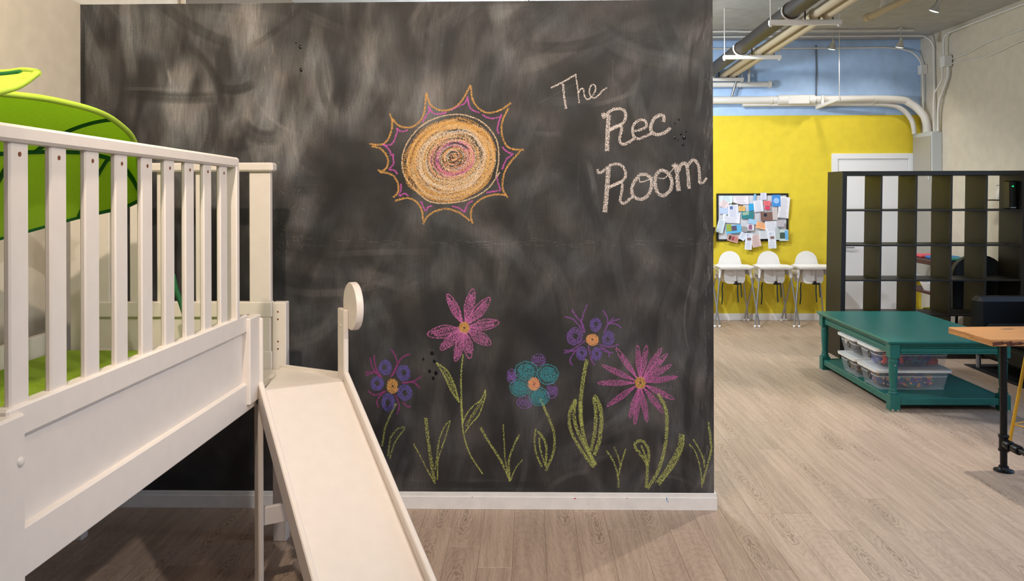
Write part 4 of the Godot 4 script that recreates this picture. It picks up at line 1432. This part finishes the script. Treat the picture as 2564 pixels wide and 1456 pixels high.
# ------------------------------------------------------------------ yellow stool
func yellow_stool() -> void:
	var t := thing("bar_stool", "yellow metal stool with splayed legs behind the wooden table", "stool", Vector3(3.387, 0, -5.16), -1.14)
	var y := mat(rgb8(214, 164, 44), 0.4, 0.1)
	var st := new_st()
	add_grid(st, [0.0, 1.0].map(func(k): return round_rect(0.30, 0.30, 0.06).map(func(p): return Vector3(p.x, 0.685 + 0.02 * k, p.y))), true, true)
	part("seat", st.commit(), y, t)
	for sx in [-1, 1]:
		for sz in [-1, 1]:
			part("leg", tube([Vector3(sx * 0.205, 0.0, sz * 0.205), Vector3(sx * 0.125, 0.69, sz * 0.125)], 0.011, 10), y, t)
	for s in [-1, 1]:
		part("cross_bar", tube([Vector3(-0.19, 0.13, s * 0.19), Vector3(0.19, 0.13, s * 0.19)], 0.005, 8), y, t)
		part("cross_bar", tube([Vector3(s * 0.19, 0.13, -0.19), Vector3(s * 0.19, 0.13, 0.19)], 0.005, 8), y, t)

# ------------------------------------------------------------------ sofa and rug
func sofa() -> void:
	single("rug", bbox(0.87, 0.010, 2.45, 0.003), mottled(rgb8(24, 24, 25), 0.3, 8.0, 0.95, 91), "black rug lying under the sofa by the window wall", "rug", Vector3(4.53, 0.005, -6.40))
	var t := thing("sofa", "black leather sofa on short metal legs beyond the green table", "sofa", Vector3(4.52, 0.010, -6.55))
	var l := mottled(rgb8(13, 14, 14), 0.2, 5.0, 0.42, 93)
	part("seat_base", bbox(0.80, 0.17, 1.66, 0.03), l, t, Vector3(0, 0.20, 0))
	for z in [-0.415, 0.415]:
		part("seat_cushion", bbox(0.62, 0.15, 0.82, 0.045), l, t, Vector3(-0.09, 0.355, z))
		part("back_cushion", bbox(0.20, 0.40, 0.82, 0.06), l, t, Vector3(0.24, 0.60, z))
	part("backrest", bbox(0.10, 0.66, 1.66, 0.03), l, t, Vector3(0.36, 0.45, 0))
	for z in [-0.915, 0.915]:
		part("arm", bbox(0.84, 0.55, 0.17, 0.04), l, t, Vector3(0, 0.387, z))
	for x in [-0.37, 0.37]:
		for z in [-0.93, 0.93]:
			part("leg", tube([Vector3(x, 0.0, z), Vector3(x, 0.13, z)], 0.022, 14), M.steel, t)

# ------------------------------------------------------------------ high chairs
func high_chairs() -> void:
	var labels := ["white high chair mostly hidden behind the chalkboard wall", "white high chair nearest the chalkboard wall in full view", "middle white high chair of the three in full view", "white high chair beside the bookcase"]
	var xs := [2.03, 2.505, 2.985, 3.455]
	var first: Node3D = null
	for i in 4:
		var o: Node3D
		if first == null:
			o = make_chair(labels[0])
			first = o
		else:
			o = first.duplicate()
			o.name = numbered("high_chair")
			add_child(o)
			o.set_meta("label", labels[i])
		o.position = Vector3(xs[i], 0, -9.95)

func make_chair(label: String) -> Node3D:
	var t := thing("high_chair", label, "high chair", Vector3.ZERO, 0.0, "white high chairs along the yellow wall")
	var p: Material = M.plastic
	var strap := mat(rgb8(28, 44, 44), 0.8)
	var back := [Vector2(-0.150, 0.52), Vector2(0.150, 0.52), Vector2(0.165, 0.725), Vector2(0.140, 0.745), Vector2(0.135, 0.775)]
	back.append_array(ell(0, 0.765, 0.133, 0.132, 5, 175, 16))
	back.append_array([Vector2(-0.135, 0.775), Vector2(-0.140, 0.745), Vector2(-0.165, 0.725)])
	part("backrest", slab(back, 0.022), p, t, Vector3(0, 0.0, -0.10), Vector3(0.0, 0, 0))
	var pan := []
	for k in 8:
		var s := k / 7.0
		var line := []
		for q in round_rect(lerpf(0.27, 0.255, s), 0.20, 0.06, 5):
			line.append(Vector3(q.x, 0.615 + q.y, lerpf(-0.09, 0.14, s)))
		pan.append(line)
	part("seat", grid_mesh(pan, true, true), p, t)
	# tray: a shallow pan with a raised edge
	var tray := []
	for k in [[0.40, 0.30, 0.700], [0.418, 0.315, 0.712], [0.43, 0.325, 0.728], [0.428, 0.322, 0.733], [0.41, 0.305, 0.732], [0.40, 0.296, 0.722]]:
		var line := []
		for q in round_rect(k[0], k[1], 0.035, 5):
			line.append(Vector3(q.x * (1.0 - q.y * 0.12), k[2], 0.115 + q.y))
		tray.append(line)
	part("tray", grid_mesh(tray, true, true), p, t)
	part("tray_post", bbox(0.034, 0.15, 0.012, 0.003), p, t, Vector3(0.0, 0.625, 0.155))
	for sx in [-1, 1]:
		part("side_wing", bbox(0.012, 0.09, 0.28, 0.004), p, t, Vector3(sx * 0.178, 0.66, 0.02))
		for sz in [-1, 1]:
			var a := Vector3(sx * 0.178, 0.70, 0.165) if sz > 0 else Vector3(sx * 0.155, 0.66, -0.10)
			var f := Vector3(sx * 0.265, 0.016, 0.25) if sz > 0 else Vector3(sx * 0.265, 0.016, -0.235)
			var leg := part("leg", tube([f, a], 0.0105, 10), M.steel, t)
			part("foot_cap", lathe([Vector2(0.010, -0.016), Vector2(0.016, -0.012), Vector2(0.017, 0.0), Vector2(0.014, 0.010), Vector2(0.006, 0.014)], 12), p, leg, f)
			part("leg_socket", tube([a, a.lerp(f, 0.16)], 0.022, 12, 0.014), p, leg)
	for q in [[[-0.14, 0.53, 0.13], [-0.15, 0.45, 0.13], [-0.145, 0.37, 0.13], [-0.155, 0.26, 0.13]], [[0.04, 0.53, 0.14], [0.035, 0.42, 0.14], [0.045, 0.29, 0.14]], [[0.075, 0.53, 0.14], [0.08, 0.44, 0.14], [0.085, 0.35, 0.14]]]:
		part("strap", tube(smooth_path(q.map(func(v): return Vector3(v[0], v[1], v[2])), 4), 0.0075, 6), strap, t)
	part("strap_buckle", bbox(0.085, 0.022, 0.014, 0.004), M.dark, t, Vector3(0.03, 0.515, 0.15))
	part("strap_buckle", bbox(0.03, 0.045, 0.014, 0.004), M.dark, t, Vector3(0.02, 0.525, 0.15), Vector3(0, 0, 0.3))
	return t

# ------------------------------------------------------------------ pin board
func pinboard() -> void:
	var t := thing("pin_board", "black framed pin board on the yellow wall above the high chairs", "pin board", Vector3(2.842, 1.313, BACK))
	var fr := mat(rgb8(20, 22, 22), 0.5)
	part("backing", bbox(0.87, 0.57, 0.012, 0.001), mat(rgb8(206, 208, 214), 0.9), t, Vector3(0, 0, 0.008))
	for s in [-1, 1]:
		part("frame", bbox(0.908, 0.024, 0.024, 0.003), fr, t, Vector3(0, s * 0.292, 0.012))
		part("frame", bbox(0.024, 0.56, 0.024, 0.003), fr, t, Vector3(s * 0.442, 0, 0.012))
	var white := [226, 228, 238]
	# centre x, centre y, width, height (measuring units), tilt, colour, what is printed, label
	var list := [
		[330, 260, 260, 160, 0.0, [206, 226, 232], "pale mint sheet in the top row of the pin board"],
		[640, 280, 330, 170, 0.05, [228, 222, 230], "white sheet with red print near the top of the pin board"],
		[560, 375, 240, 60, -0.27, [70, 66, 52], "dark strip with pale lettering on the pin board"],
		[280, 360, 170, 150, -0.5, [224, 206, 208], "pinkish tilted note on the pin board's left side"],
		[470, 500, 230, 260, 0.05, [216, 220, 238], "pale blue sheet with a stamp on the pin board"],
		[430, 650, 370, 220, -0.06, white, "white sheet with dark triangles on the pin board"],
		[265, 500, 170, 130, 0.0, [176, 196, 224], "blue ticket at the pin board's left edge"],
		[655, 450, 140, 110, -0.08, [220, 178, 106], "kraft brown card on the pin board"],
		[870, 420, 130, 150, 0.0, [44, 156, 214], "bright blue tag shaped card on the pin board"],
		[780, 590, 260, 160, 0.0, [44, 124, 132], "teal card with a pale flap on the pin board"],
		[1010, 400, 200, 240, 0.1, [224, 226, 238], "large white note right of the blue tag"],
		[1120, 190, 130, 150, 0.03, [214, 216, 236], "white slip overlapping the top frame of the pin board"],
		[930, 210, 44, 140, -0.15, [120, 178, 224], "narrow blue slip at the top of the pin board"],
		[1195, 340, 140, 100, 0.0, [232, 110, 120], "coral red card on the pin board"],
		[1200, 440, 110, 70, 0.0, [214, 62, 96], "crimson scrap under the coral card"],
		[1190, 620, 270, 190, 0.04, [122, 92, 84], "brown photograph print on the pin board"],
		[1390, 285, 180, 250, 0.02, [64, 136, 210], "blue booklet with a pale disc on the pin board"],
		[1550, 430, 230, 450, -0.1, [224, 224, 234], "tall white pad of sheets at the pin board's right edge"],
		[1360, 560, 110, 270, 0.05, [196, 188, 188], "grey vertical strip of print on the pin board"],
		[880, 730, 180, 100, -0.2, [158, 196, 230], "light blue envelope on the pin board"],
		[1070, 815, 230, 140, -0.25, [240, 178, 128], "peach orange card in the middle of the pin board"],
		[1280, 840, 260, 240, 0.05, white, "white square sheet right of the orange card"],
		[190, 830, 150, 270, -0.25, [206, 220, 228], "pale tilted leaflet sticking out over the pin board's left frame"],
		[470, 890, 330, 170, 0.12, [92, 176, 222], "photo card with green and blue bands on the pin board"],
		[370, 860, 110, 150, 0.1, [150, 168, 66], "green scrap beside the photo card"],
		[480, 870, 110, 100, 0.1, [86, 74, 104], "small dark photograph on the blue banded card"],
		[830, 850, 140, 130, 0.0, [226, 226, 236], "white card framing a plum square"],
		[828, 850, 76, 100, 0.0, [150, 96, 128], "plum square print on the pin board"],
		[710, 890, 110, 110, -0.3, [150, 148, 150], "grey round photo scrap on the pin board"],
		[455, 1085, 230, 150, -0.28, [196, 150, 146], "tilted photo strip hanging over the bottom frame"],
		[660, 1040, 140, 160, -0.5, [214, 222, 236], "white tilted note near the bottom of the pin board"],
		[945, 1140, 190, 260, 0.22, [216, 188, 184], "pinkish map sheet hanging below the pin board"],
		[1110, 1010, 200, 170, 0.05, [214, 220, 226], "white receipt with grey drawings on the pin board"],
		[785, 1150, 150, 350, -0.07, [224, 228, 240], "long white card hanging lowest under the pin board"],
		[1285, 1120, 170, 360, 0.05, [226, 230, 240], "long white card hanging below the right half of the pin board"],
		[1465, 770, 160, 140, 0.0, [182, 176, 186], "grey photo card near the pin board's right frame"],
		[1395, 990, 80, 260, 0.04, [176, 186, 188], "narrow grey ticket near the pin board's lower right"],
		[1535, 1020, 190, 240, 0.0, [190, 204, 206], "card with a dark green square in the lower right corner"],
		[1505, 1025, 110, 130, 0.0, [60, 84, 74], "dark green square picture in the lower right corner"],
		[1590, 1015, 60, 190, 0.08, [96, 170, 226], "blue narrow card in the lower right corner"]]
	var r := RandomNumberGenerator.new()
	r.seed = 17
	var n := 0
	for a in list:
		var px: float = 1780.0 + a[0] / 8.564
		var py: float = 470.0 + a[1] / 8.564
		var at := Vector3(2.388 + (px - 1794.0) * 0.005044, 1.617 - (py - 485.0) * 0.00511, BACK + 0.0262 + n * 0.0012)
		var w: float = a[2] / 8.564 * 0.00507
		var h: float = a[3] / 8.564 * 0.0051
		var o := thing("pinned_paper", a[6], "paper", at, 0.0, "papers on the pin board")
		o.rotation.z = a[4]
		o.rotation.x = -0.02
		part("sheet", bbox(w, h, 0.0009, 0.0002), mat(rgb8(a[5][0], a[5][1], a[5][2]), 0.8), o)
		var dark := mat(rgb8(a[5][0] * 0.72, a[5][1] * 0.72, a[5][2] * 0.78), 0.9)
		if w > 0.07 and a[5][0] > 190:
			var st := new_st()
			var lines := int(h / 0.014)
			for k in lines:
				add_box(st, Vector3(w * r.randf_range(0.45, 0.8), 0.004, 0.0003), Transform3D(Basis(), Vector3(-w * 0.04, h * 0.42 - k * 0.0135, 0.0006)), 0.0001)
			if lines > 0:
				part("print", st.commit(), dark, o)
		if n == 16:
			part("print", lathe([Vector2(0.036, 0), Vector2(0.036, 0.0004)], 20), mat(rgb8(150, 190, 234), 0.8), o, Vector3(0, 0.0, 0.0006), Vector3(PI / 2, 0, 0))
		elif n == 5:
			for k in 4:
				var x := -0.055 + 0.033 * k + (0.018 if k > 1 else 0.0)
				var tri := [Vector2(-0.011, -0.011), Vector2(0.011, -0.011), Vector2(0.0, 0.013)]
				if k % 2 == 1:
					tri = [Vector2(-0.014, 0.011), Vector2(0.014, 0.011), Vector2(0.012, -0.011), Vector2(-0.012, -0.011)]
				part("print", slab(tri, 0.0004, 0.0001), mat(rgb8(24, 62, 62), 0.8), o, Vector3(x, 0.035, 0.0007))
		elif n == 4:
			part("print", bbox(0.036, 0.04, 0.0004, 0.0001), mat(rgb8(84, 110, 160), 0.8), o, Vector3(-0.02, 0.04, 0.0008))
		elif n == 9:
			part("print", bbox(0.08, 0.04, 0.0004, 0.0001), mat(rgb8(150, 180, 160), 0.8), o, Vector3(-0.025, 0.02, 0.0008), Vector3(0, 0, 0.15))
		elif n == 33 or n == 34:
			part("print", bbox(0.05, 0.032, 0.0004, 0.0001), mat(rgb8(128, 96, 96), 0.8), o, Vector3(0.005, 0.03, 0.0012))
			part("print", bbox(0.012, 0.012, 0.0004, 0.0001), mat(rgb8(60, 120, 210), 0.8), o, Vector3(-0.018, 0.08, 0.0012))
		elif n == 29:
			for k in 3:
				part("print", bbox(0.03, 0.05, 0.0004, 0.0001), mat([rgb8(70, 40, 34), rgb8(150, 60, 70), rgb8(186, 120, 100)][k], 0.8), o, Vector3(-0.04 + 0.04 * k, 0, 0.0010))
		elif n == 15:
			part("print", lathe([Vector2(0.022, 0), Vector2(0.022, 0.0004)], 14), mat(rgb8(34, 38, 52), 0.8), o, Vector3(-0.02, 0.02, 0.0006), Vector3(PI / 2, 0, 0))
		n += 1
	# a dark holder just showing past the end of the partition
	var hld := thing("wall_holder", "black tapered holder with pink contents just past the chalkboard's edge", "holder", Vector3(2.26, 1.0, BACK + 0.10))
	part("cup", lathe([Vector2(0.045, 0.0), Vector2(0.095, 0.19), Vector2(0.090, 0.188), Vector2(0.04, 0.01)], 20), M.dark, hld)
	part("contents", lathe([Vector2(0.08, 0.17), Vector2(0.07, 0.20), Vector2(0.03, 0.225)], 14), mat(rgb8(206, 96, 110), 0.7), hld)
	part("bracket", bbox(0.04, 0.05, 0.10, 0.004), M.dark, hld, Vector3(0, 0.10, -0.05))

# ------------------------------------------------------------------ pipes under the ceiling
func pipes() -> void:
	var wh: Material = M.pipe_white
	var drift := 0.026
	var xat := func(x: float, z: float) -> float: return x - (z + 6.7) * drift
	# three pipes running away from the camera on trapeze hangers
	for p in [[2.18, 3.146, 0.069, M.pipe_dark, "thick dark brown pipe hanging under the ceiling"], [2.368, 3.117, 0.040, M.pipe_tan, "thin tan pipe between the dark pipe and the outer tan pipe"], [2.482, 3.123, 0.046, M.pipe_tan, "outer tan pipe on the ceiling hangers"]]:
		var t := thing("ceiling_pipe", p[4], "pipe", Vector3(p[0], p[1], -7.0))
		part("pipe_run", tube([Vector3(xat.call(0.0, -3.0), 0, 4.0), Vector3(xat.call(0.0, -10.25), 0, -3.25)], p[2], 20), p[3], t)
		for z in [-6.66, -8.39, -5.2]:
			part("collar", tube([Vector3(xat.call(0.0, z), 0, z + 7.0), Vector3(xat.call(0.0, z - 0.05), 0, z + 6.95)], p[2] + 0.006, 20), p[3], t)
	var hl := ["white trapeze hanger nearest the camera", "middle white trapeze hanger of the ceiling pipes", "white trapeze hanger close to the blue wall"]
	var n := 0
	for h in [[-6.7, 2.0, 2.6], [-8.43, 2.04, 2.645], [-10.1, 2.09, 2.70]]:
		var t := thing("pipe_hanger", hl[n], "hanger", Vector3(h[1], 3.052, h[0]), 0.0, "trapeze hangers of the ceiling pipes")
		n += 1
		var w: float = h[2] - h[1]
		part("strut_channel", bbox(w, 0.042, 0.042, 0.004), wh, t, Vector3(w / 2, 0, 0))
		for x in [0.015, w - 0.02]:
			part("threaded_rod", tube([Vector3(x, -0.03, 0), Vector3(x, CEIL - 3.052, 0)], 0.0055, 8), wh, t)
			part("nut", lathe([Vector2(0.013, -0.034), Vector2(0.013, -0.022)], 6), wh, t, Vector3(x, 0, 0))
		var ring := []
		for k in 13:
			var a := deg_to_rad(-200.0 + 220.0 * k / 12.0)
			ring.append(Vector3(0.18 + 0.078 * cos(a), 0.094 + 0.078 * sin(a), 0.02))
		part("pipe_clamp", tube(ring, 0.009, 8), wh, t)
		for x in [0.30, 0.365, 0.415, 0.53]:
			part("clamp_bolt", tube([Vector3(x, 0.02, 0.0), Vector3(x, 0.11, 0.0)], 0.006, 6), M.pipe_dark, t)
	# the big conduit along the far wall with its coupling, bending down into the panel
	var big := thing("wall_conduit", "thick white conduit along the blue wall with a bulging coupling", "conduit", Vector3(3.4, 2.795, -10.13))
	part("pipe_run", tube(smooth_path([Vector3(-1.5, 0, 0), Vector3(0.0, 0, 0), Vector3(1.15, 0, 0), Vector3(1.38, -0.06, 0.02), Vector3(1.49, -0.20, 0.10), Vector3(1.51, -0.33, 0.16), Vector3(1.51, -0.434, 0.18)], 8), 0.047, 16), wh, big)
	part("coupling", tube([Vector3(-0.27, 0, 0), Vector3(-0.20, 0, 0), Vector3(0.12, 0, 0), Vector3(0.19, 0, 0)], 0.062, 18), wh, big)
	part("access_cover", bbox(0.26, 0.10, 0.03, 0.01), wh, big, Vector3(-0.02, -0.01, 0.06))
	for x in [-1.12, -0.37, 0.30, 0.92]:
		part("collar", tube([Vector3(x, 0, 0), Vector3(x + 0.03, 0, 0)], 0.053, 16), wh, big)
	var sec := thing("wall_conduit", "thinner white conduit curving inside the thick one", "conduit", Vector3(4.3, 2.70, -10.16))
	part("pipe_run", tube(smooth_path([Vector3(-1.6, 0.045, 0), Vector3(-0.3, 0.045, 0), Vector3(0.22, 0.03, 0), Vector3(0.40, -0.03, 0.0), Vector3(0.505, -0.15, 0.0), Vector3(0.53, -0.25, 0.02), Vector3(0.535, -0.345, 0.03)], 8), 0.030, 14), wh, sec)
	var cap := thing("wall_conduit", "short white pipe ending in a cap near the hangers", "conduit", Vector3(2.4, 2.996, -10.17))
	part("pipe_run", tube([Vector3(-1.0, 0, 0), Vector3(0.64, 0, 0)], 0.034, 14), wh, cap)
	part("end_cap", tube([Vector3(0.63, 0, 0), Vector3(0.66, 0, 0)], 0.048, 14), wh, cap)
	part("valve_stem", tube([Vector3(0.66, 0, 0), Vector3(0.70, 0, 0)], 0.008, 8), M.steel, cap)
	for x in [0.22, 0.27]:
		part("collar", tube([Vector3(x, 0, 0), Vector3(x + 0.012, 0, 0)], 0.039, 14), wh, cap)
	part("drop_pipe", tube([Vector3(0.38, 0.03, 0.02), Vector3(0.38, 0.16, 0.02)], 0.016, 10), wh, cap)
	part("valve_body", lathe([Vector2(0.02, 0.0), Vector2(0.03, 0.01), Vector2(0.018, 0.03), Vector2(0.03, 0.05), Vector2(0.018, 0.075), Vector2(0.028, 0.10)], 12), M.steel, cap, Vector3(0.38, 0.16, 0.02))
	part("support_strut", tube([Vector3(0.16, -0.15, 0.03), Vector3(0.32, 0.40, 0.03)], 0.018, 8), M.steel, cap)
	# strut with its hanger rod
	var st := thing("strut_bracket", "white strut bracket on a long rod under the thick conduit", "bracket", Vector3(3.739, 2.754, -9.7))
	var d := Vector3(-0.094, -0.053, -0.5)
	var ch := part("strut_channel", bbox(0.042, 0.042, d.length(), 0.004), wh, st)
	ch.transform = Transform3D(Basis.looking_at(d.normalized()), d * 0.5)
	part("threaded_rod", tube([Vector3(0, -0.03, 0.0), Vector3(0, CEIL - 2.754, 0.0)], 0.0055, 8), wh, st)
	part("clip", bbox(0.03, 0.13, 0.03, 0.004), wh, st, Vector3(-0.075, 0.02, -0.35))
	# thin conduits close to the ceiling
	var c1 := thing("thin_conduit", "thin white conduit under the ceiling bending down beside the electric panel", "conduit", Vector3(3.4, 3.545, -9.87))
	part("pipe_run", tube(smooth_path([Vector3(-2.4, 0, 0), Vector3(0, 0, 0), Vector3(1.25, 0, 0), Vector3(1.47, -0.03, 0.0), Vector3(1.545, -0.14, 0.0), Vector3(1.55, -0.30, 0.0), Vector3(1.55, -1.182, 0.03)], 8), 0.013, 10), wh, c1)
	var c2 := thing("thin_conduit", "thin white conduit nearest the camera across the ceiling", "conduit", Vector3(3.2, 3.548, -9.55))
	part("pipe_run", tube(smooth_path([Vector3(-2.2, -0.03, 0), Vector3(-0.9, 0.0, 0.0), Vector3(-0.6, -0.005, 0), Vector3(0.0, 0, 0), Vector3(1.35, 0, 0)], 8), 0.012, 10), wh, c2)
	var c3 := thing("thin_conduit", "thin white conduit on the blue wall running to the small junction box", "conduit", Vector3(3.4, 3.46, -10.22))
	part("pipe_run", tube(smooth_path([Vector3(-1.2, 0, 0), Vector3(0.6, 0, 0), Vector3(1.15, 0, 0.0), Vector3(1.40, -0.05, 0.03), Vector3(1.50, -0.14, 0.06), Vector3(1.53, -0.25, 0.10)], 8), 0.011, 10), wh, c3)
	var jb := thing("junction_box", "small white junction box nearest the blue wall", "electrical box", Vector3(4.93, 3.16, -10.11))
	part("box_body", bbox(0.085, 0.115, 0.085, 0.005), wh, jb)
	part("pipe_run", tube([Vector3(0.0, -0.05, 0), Vector3(0.0, -0.80, 0.02)], 0.011, 10), wh, jb)
	var jb2 := thing("junction_box", "white junction box with two wires on the right wall", "electrical box", Vector3(4.915, 3.17, -9.52))
	part("box_body", bbox(0.095, 0.13, 0.10, 0.005), wh, jb2)
	part("pipe_run", tube(smooth_path([Vector3(-0.01, 0.05, -0.03), Vector3(-0.01, 0.25, -0.03), Vector3(0.0, 0.315, 0.02), Vector3(0.02, 0.335, 0.15), Vector3(0.03, 0.34, 1.5), Vector3(0.03, 0.34, 4.5)], 6), 0.011, 10), wh, jb2)
	part("pipe_run", tube(smooth_path([Vector3(-0.03, -0.05, -0.03), Vector3(-0.03, -0.20, -0.03), Vector3(-0.03, -0.30, -0.14), Vector3(-0.03, -0.40, -0.22), Vector3(-0.03, -0.81, -0.23)], 6), 0.011, 10), wh, jb2)
	part("pipe_run", tube(smooth_path([Vector3(0.02, -0.05, 0.0), Vector3(0.02, -0.18, 0.0), Vector3(0.015, -0.42, -0.16), Vector3(0.01, -0.55, -0.20), Vector3(0.01, -0.81, -0.21)], 6), 0.016, 10), wh, jb2)
	for k in [[0.02, 0.04], [-0.03, -0.06]]:
		part("wire", tube(smooth_path([Vector3(0.04, k[0], 0.04), Vector3(0.045, k[0] + k[1] * 0.3, 0.4), Vector3(0.045, k[0] + k[1] + 0.02, 0.8), Vector3(0.045, k[0] + k[1] * 0.5 + 0.06, 1.6), Vector3(0.045, k[0] + 0.10, 3.0)], 6), 0.006, 8), wh, jb2)
	var pn := thing("electric_panel", "tall grey-white electric panel on the right wall above the bookcase", "electrical box", Vector3(4.911, 0.55, -9.965))
	part("cabinet", bbox(0.123, 1.81, 0.48, 0.005), mat(rgb8(186, 190, 192), 0.5), pn, Vector3(0, 0.905, 0))
	part("door", bbox(0.008, 1.70, 0.44, 0.003), mat(rgb8(160, 156, 146), 0.5), pn, Vector3(-0.0655, 0.91, 0))
	part("latch", bbox(0.012, 0.05, 0.02, 0.003), M.steel, pn, Vector3(-0.073, 1.25, 0.18))
	# wall seam and sprinkler pipe
	single("thin_conduit", tube([Vector3(0, 0, 0), Vector3(0, 0.78, 0)], 0.009, 8), mat(rgb8(96, 104, 118), 0.6), "slim grey upright conduit on the blue wall", "conduit", Vector3(3.655, 2.72, BACK + 0.012))
	var sp := thing("sprinkler_pipe", "tan sprinkler pipe with a fitting at the top edge", "pipe", Vector3(3.45, 3.40, -7.9))
	part("pipe_run", tube([Vector3(-0.06, -0.02, -0.12), Vector3(0.1, 0.0, 3.2)], 0.034, 14), M.pipe_tan, sp)
	part("end_cap", tube([Vector3(-0.066, -0.02, -0.18), Vector3(-0.06, -0.02, -0.10)], 0.042, 14), M.pipe_tan, sp)
	part("riser", tube([Vector3(-0.03, -0.01, 0.15), Vector3(-0.03, 0.165, 0.15)], 0.030, 12), wh, sp)
	part("fitting", lathe([Vector2(0.045, -0.03), Vector2(0.048, 0.0), Vector2(0.036, 0.03), Vector2(0.036, 0.09), Vector2(0.044, 0.10)], 14), wh, sp, Vector3(-0.03, 0.02, 0.15))

# ------------------------------------------------------------------ things seen through the bookcase
func behind_bookcase() -> void:
	var desk := thing("side_desk", "dark reddish wooden desk behind the bookcase by the right wall", "desk", Vector3(4.68, 0, -9.215))
	var red := mottled(rgb8(78, 34, 26), 0.3, 4.0, 0.5, 95)
	part("desk_top", bbox(0.50, 0.05, 0.94, 0.005), red, desk, Vector3(0, 0.845, 0))
	for x in [-0.22, 0.22]:
		for z in [-0.44, 0.44]:
			part("leg", bbox(0.045, 0.82, 0.045, 0.004), red, desk, Vector3(x, 0.41, z))
	part("lower_shelf", bbox(0.46, 0.03, 0.90, 0.004), red, desk, Vector3(0, 0.50, 0))
	var wc := [[rgb8(206, 84, 96), "folded pink cloth on the dark desk"], [rgb8(60, 110, 180), "folded blue cloth beside the pink one"], [rgb8(40, 120, 110), "folded teal cloth at the desk's near end"]]
	for k in 3:
		single("folded_cloth", bbox(0.30, 0.035, 0.20, 0.012), mat(wc[k][0], 0.9), wc[k][1], "cloth", Vector3(4.68, 0.8885, -9.42 + k * 0.27), Vector3(0, 0.1 * (k - 1), 0), "cloths on the desk")
	var bs := single("white_basin", lathe([Vector2(0.12, 0.0), Vector2(0.16, 0.09), Vector2(0.17, 0.10), Vector2(0.15, 0.095), Vector2(0.11, 0.02)], 24), M.plastic, "white plastic basin on the desk's lower shelf", "basin", Vector3(4.60, 0.5155, -9.15))
	bs.rotation.y = 0.3
	var bk := thing("yellow_bucket", "yellow-green bucket on the floor under the dark desk", "bucket", Vector3(4.58, 0, -9.10))
	part("bucket_body", lathe([Vector2(0.10, 0.0), Vector2(0.14, 0.30), Vector2(0.15, 0.31), Vector2(0.13, 0.305), Vector2(0.09, 0.02)], 24), mat(rgb8(176, 172, 40), 0.5), bk)
	part("handle", tube(smooth_path([Vector3(0, 0.29, -0.14), Vector3(0.08, 0.34, -0.06), Vector3(0.08, 0.34, 0.06), Vector3(0, 0.29, 0.14)], 5), 0.005, 8), M.steel, bk)
	var ch := thing("lounge_chair", "black round backed chair behind the right half of the bookcase", "chair", Vector3(4.66, 0, -8.58))
	var blk := mat(rgb8(24, 26, 30), 0.5)
	var arch := [Vector2(-0.27, 0.42), Vector2(0.27, 0.42), Vector2(0.27, 0.78)]
	arch.append_array(ell(0, 0.76, 0.27, 0.22, 5, 175, 14))
	arch.append(Vector2(-0.27, 0.78))
	part("backrest", slab(arch, 0.07), blk, ch, Vector3(0, 0, 0.16))
	part("seat", bbox(0.52, 0.10, 0.30, 0.03), blk, ch, Vector3(0, 0.42, 0.0))
	for x in [-0.22, 0.22]:
		for z in [-0.12, 0.14]:
			part("leg", tube([Vector3(x, 0, z), Vector3(x * 0.9, 0.38, z)], 0.014, 8), M.black_metal, ch)
	var ws := thing("wall_shelf", "small black shelf on the right wall seen through the bookcase", "shelf", Vector3(4.90, 1.545, -8.43))
	part("shelf_board", bbox(0.15, 0.014, 0.22, 0.003), M.dark, ws)
	part("bracket", bbox(0.012, 0.06, 0.10, 0.002), M.dark, ws, Vector3(0.067, -0.03, 0))
	var bt := thing("pump_bottle", "white pump bottle standing on the small black shelf", "bottle", Vector3(4.90, 1.552, -8.43))
	part("bottle_body", lathe([Vector2(0.030, 0.0), Vector2(0.032, 0.01), Vector2(0.032, 0.085), Vector2(0.012, 0.105), Vector2(0.012, 0.118)], 18), M.plastic, bt)
	part("pump", tube(smooth_path([Vector3(0, 0.115, 0), Vector3(0, 0.145, 0), Vector3(-0.02, 0.15, 0), Vector3(-0.04, 0.145, 0)], 4), 0.006, 8), M.plastic, bt)
	var dv := thing("black_device", "black boxy device with a green light in the bookcase's top right cubby", "device", Vector3(4.772, 1.4625, -8.03))
	part("housing", bbox(0.07, 0.28, 0.10, 0.008), mat(rgb8(14, 16, 17), 0.3), dv, Vector3(0, 0.14, 0))
	var led := mat(rgb8(40, 220, 130), 0.4)
	led.emission_enabled = true
	led.emission = rgb8(30, 230, 130)
	led.emission_energy_multiplier = 0.8
	part("indicator_light", slab([Vector2(-0.014, 0.0), Vector2(0.008, 0.010), Vector2(0.008, -0.010)], 0.003, 0.0005), led, dv, Vector3(-0.005, 0.225, 0.0515))
	part("name_plate", bbox(0.055, 0.012, 0.003, 0.0005), mat(rgb8(170, 180, 190), 0.4), dv, Vector3(0, 0.014, 0.051))
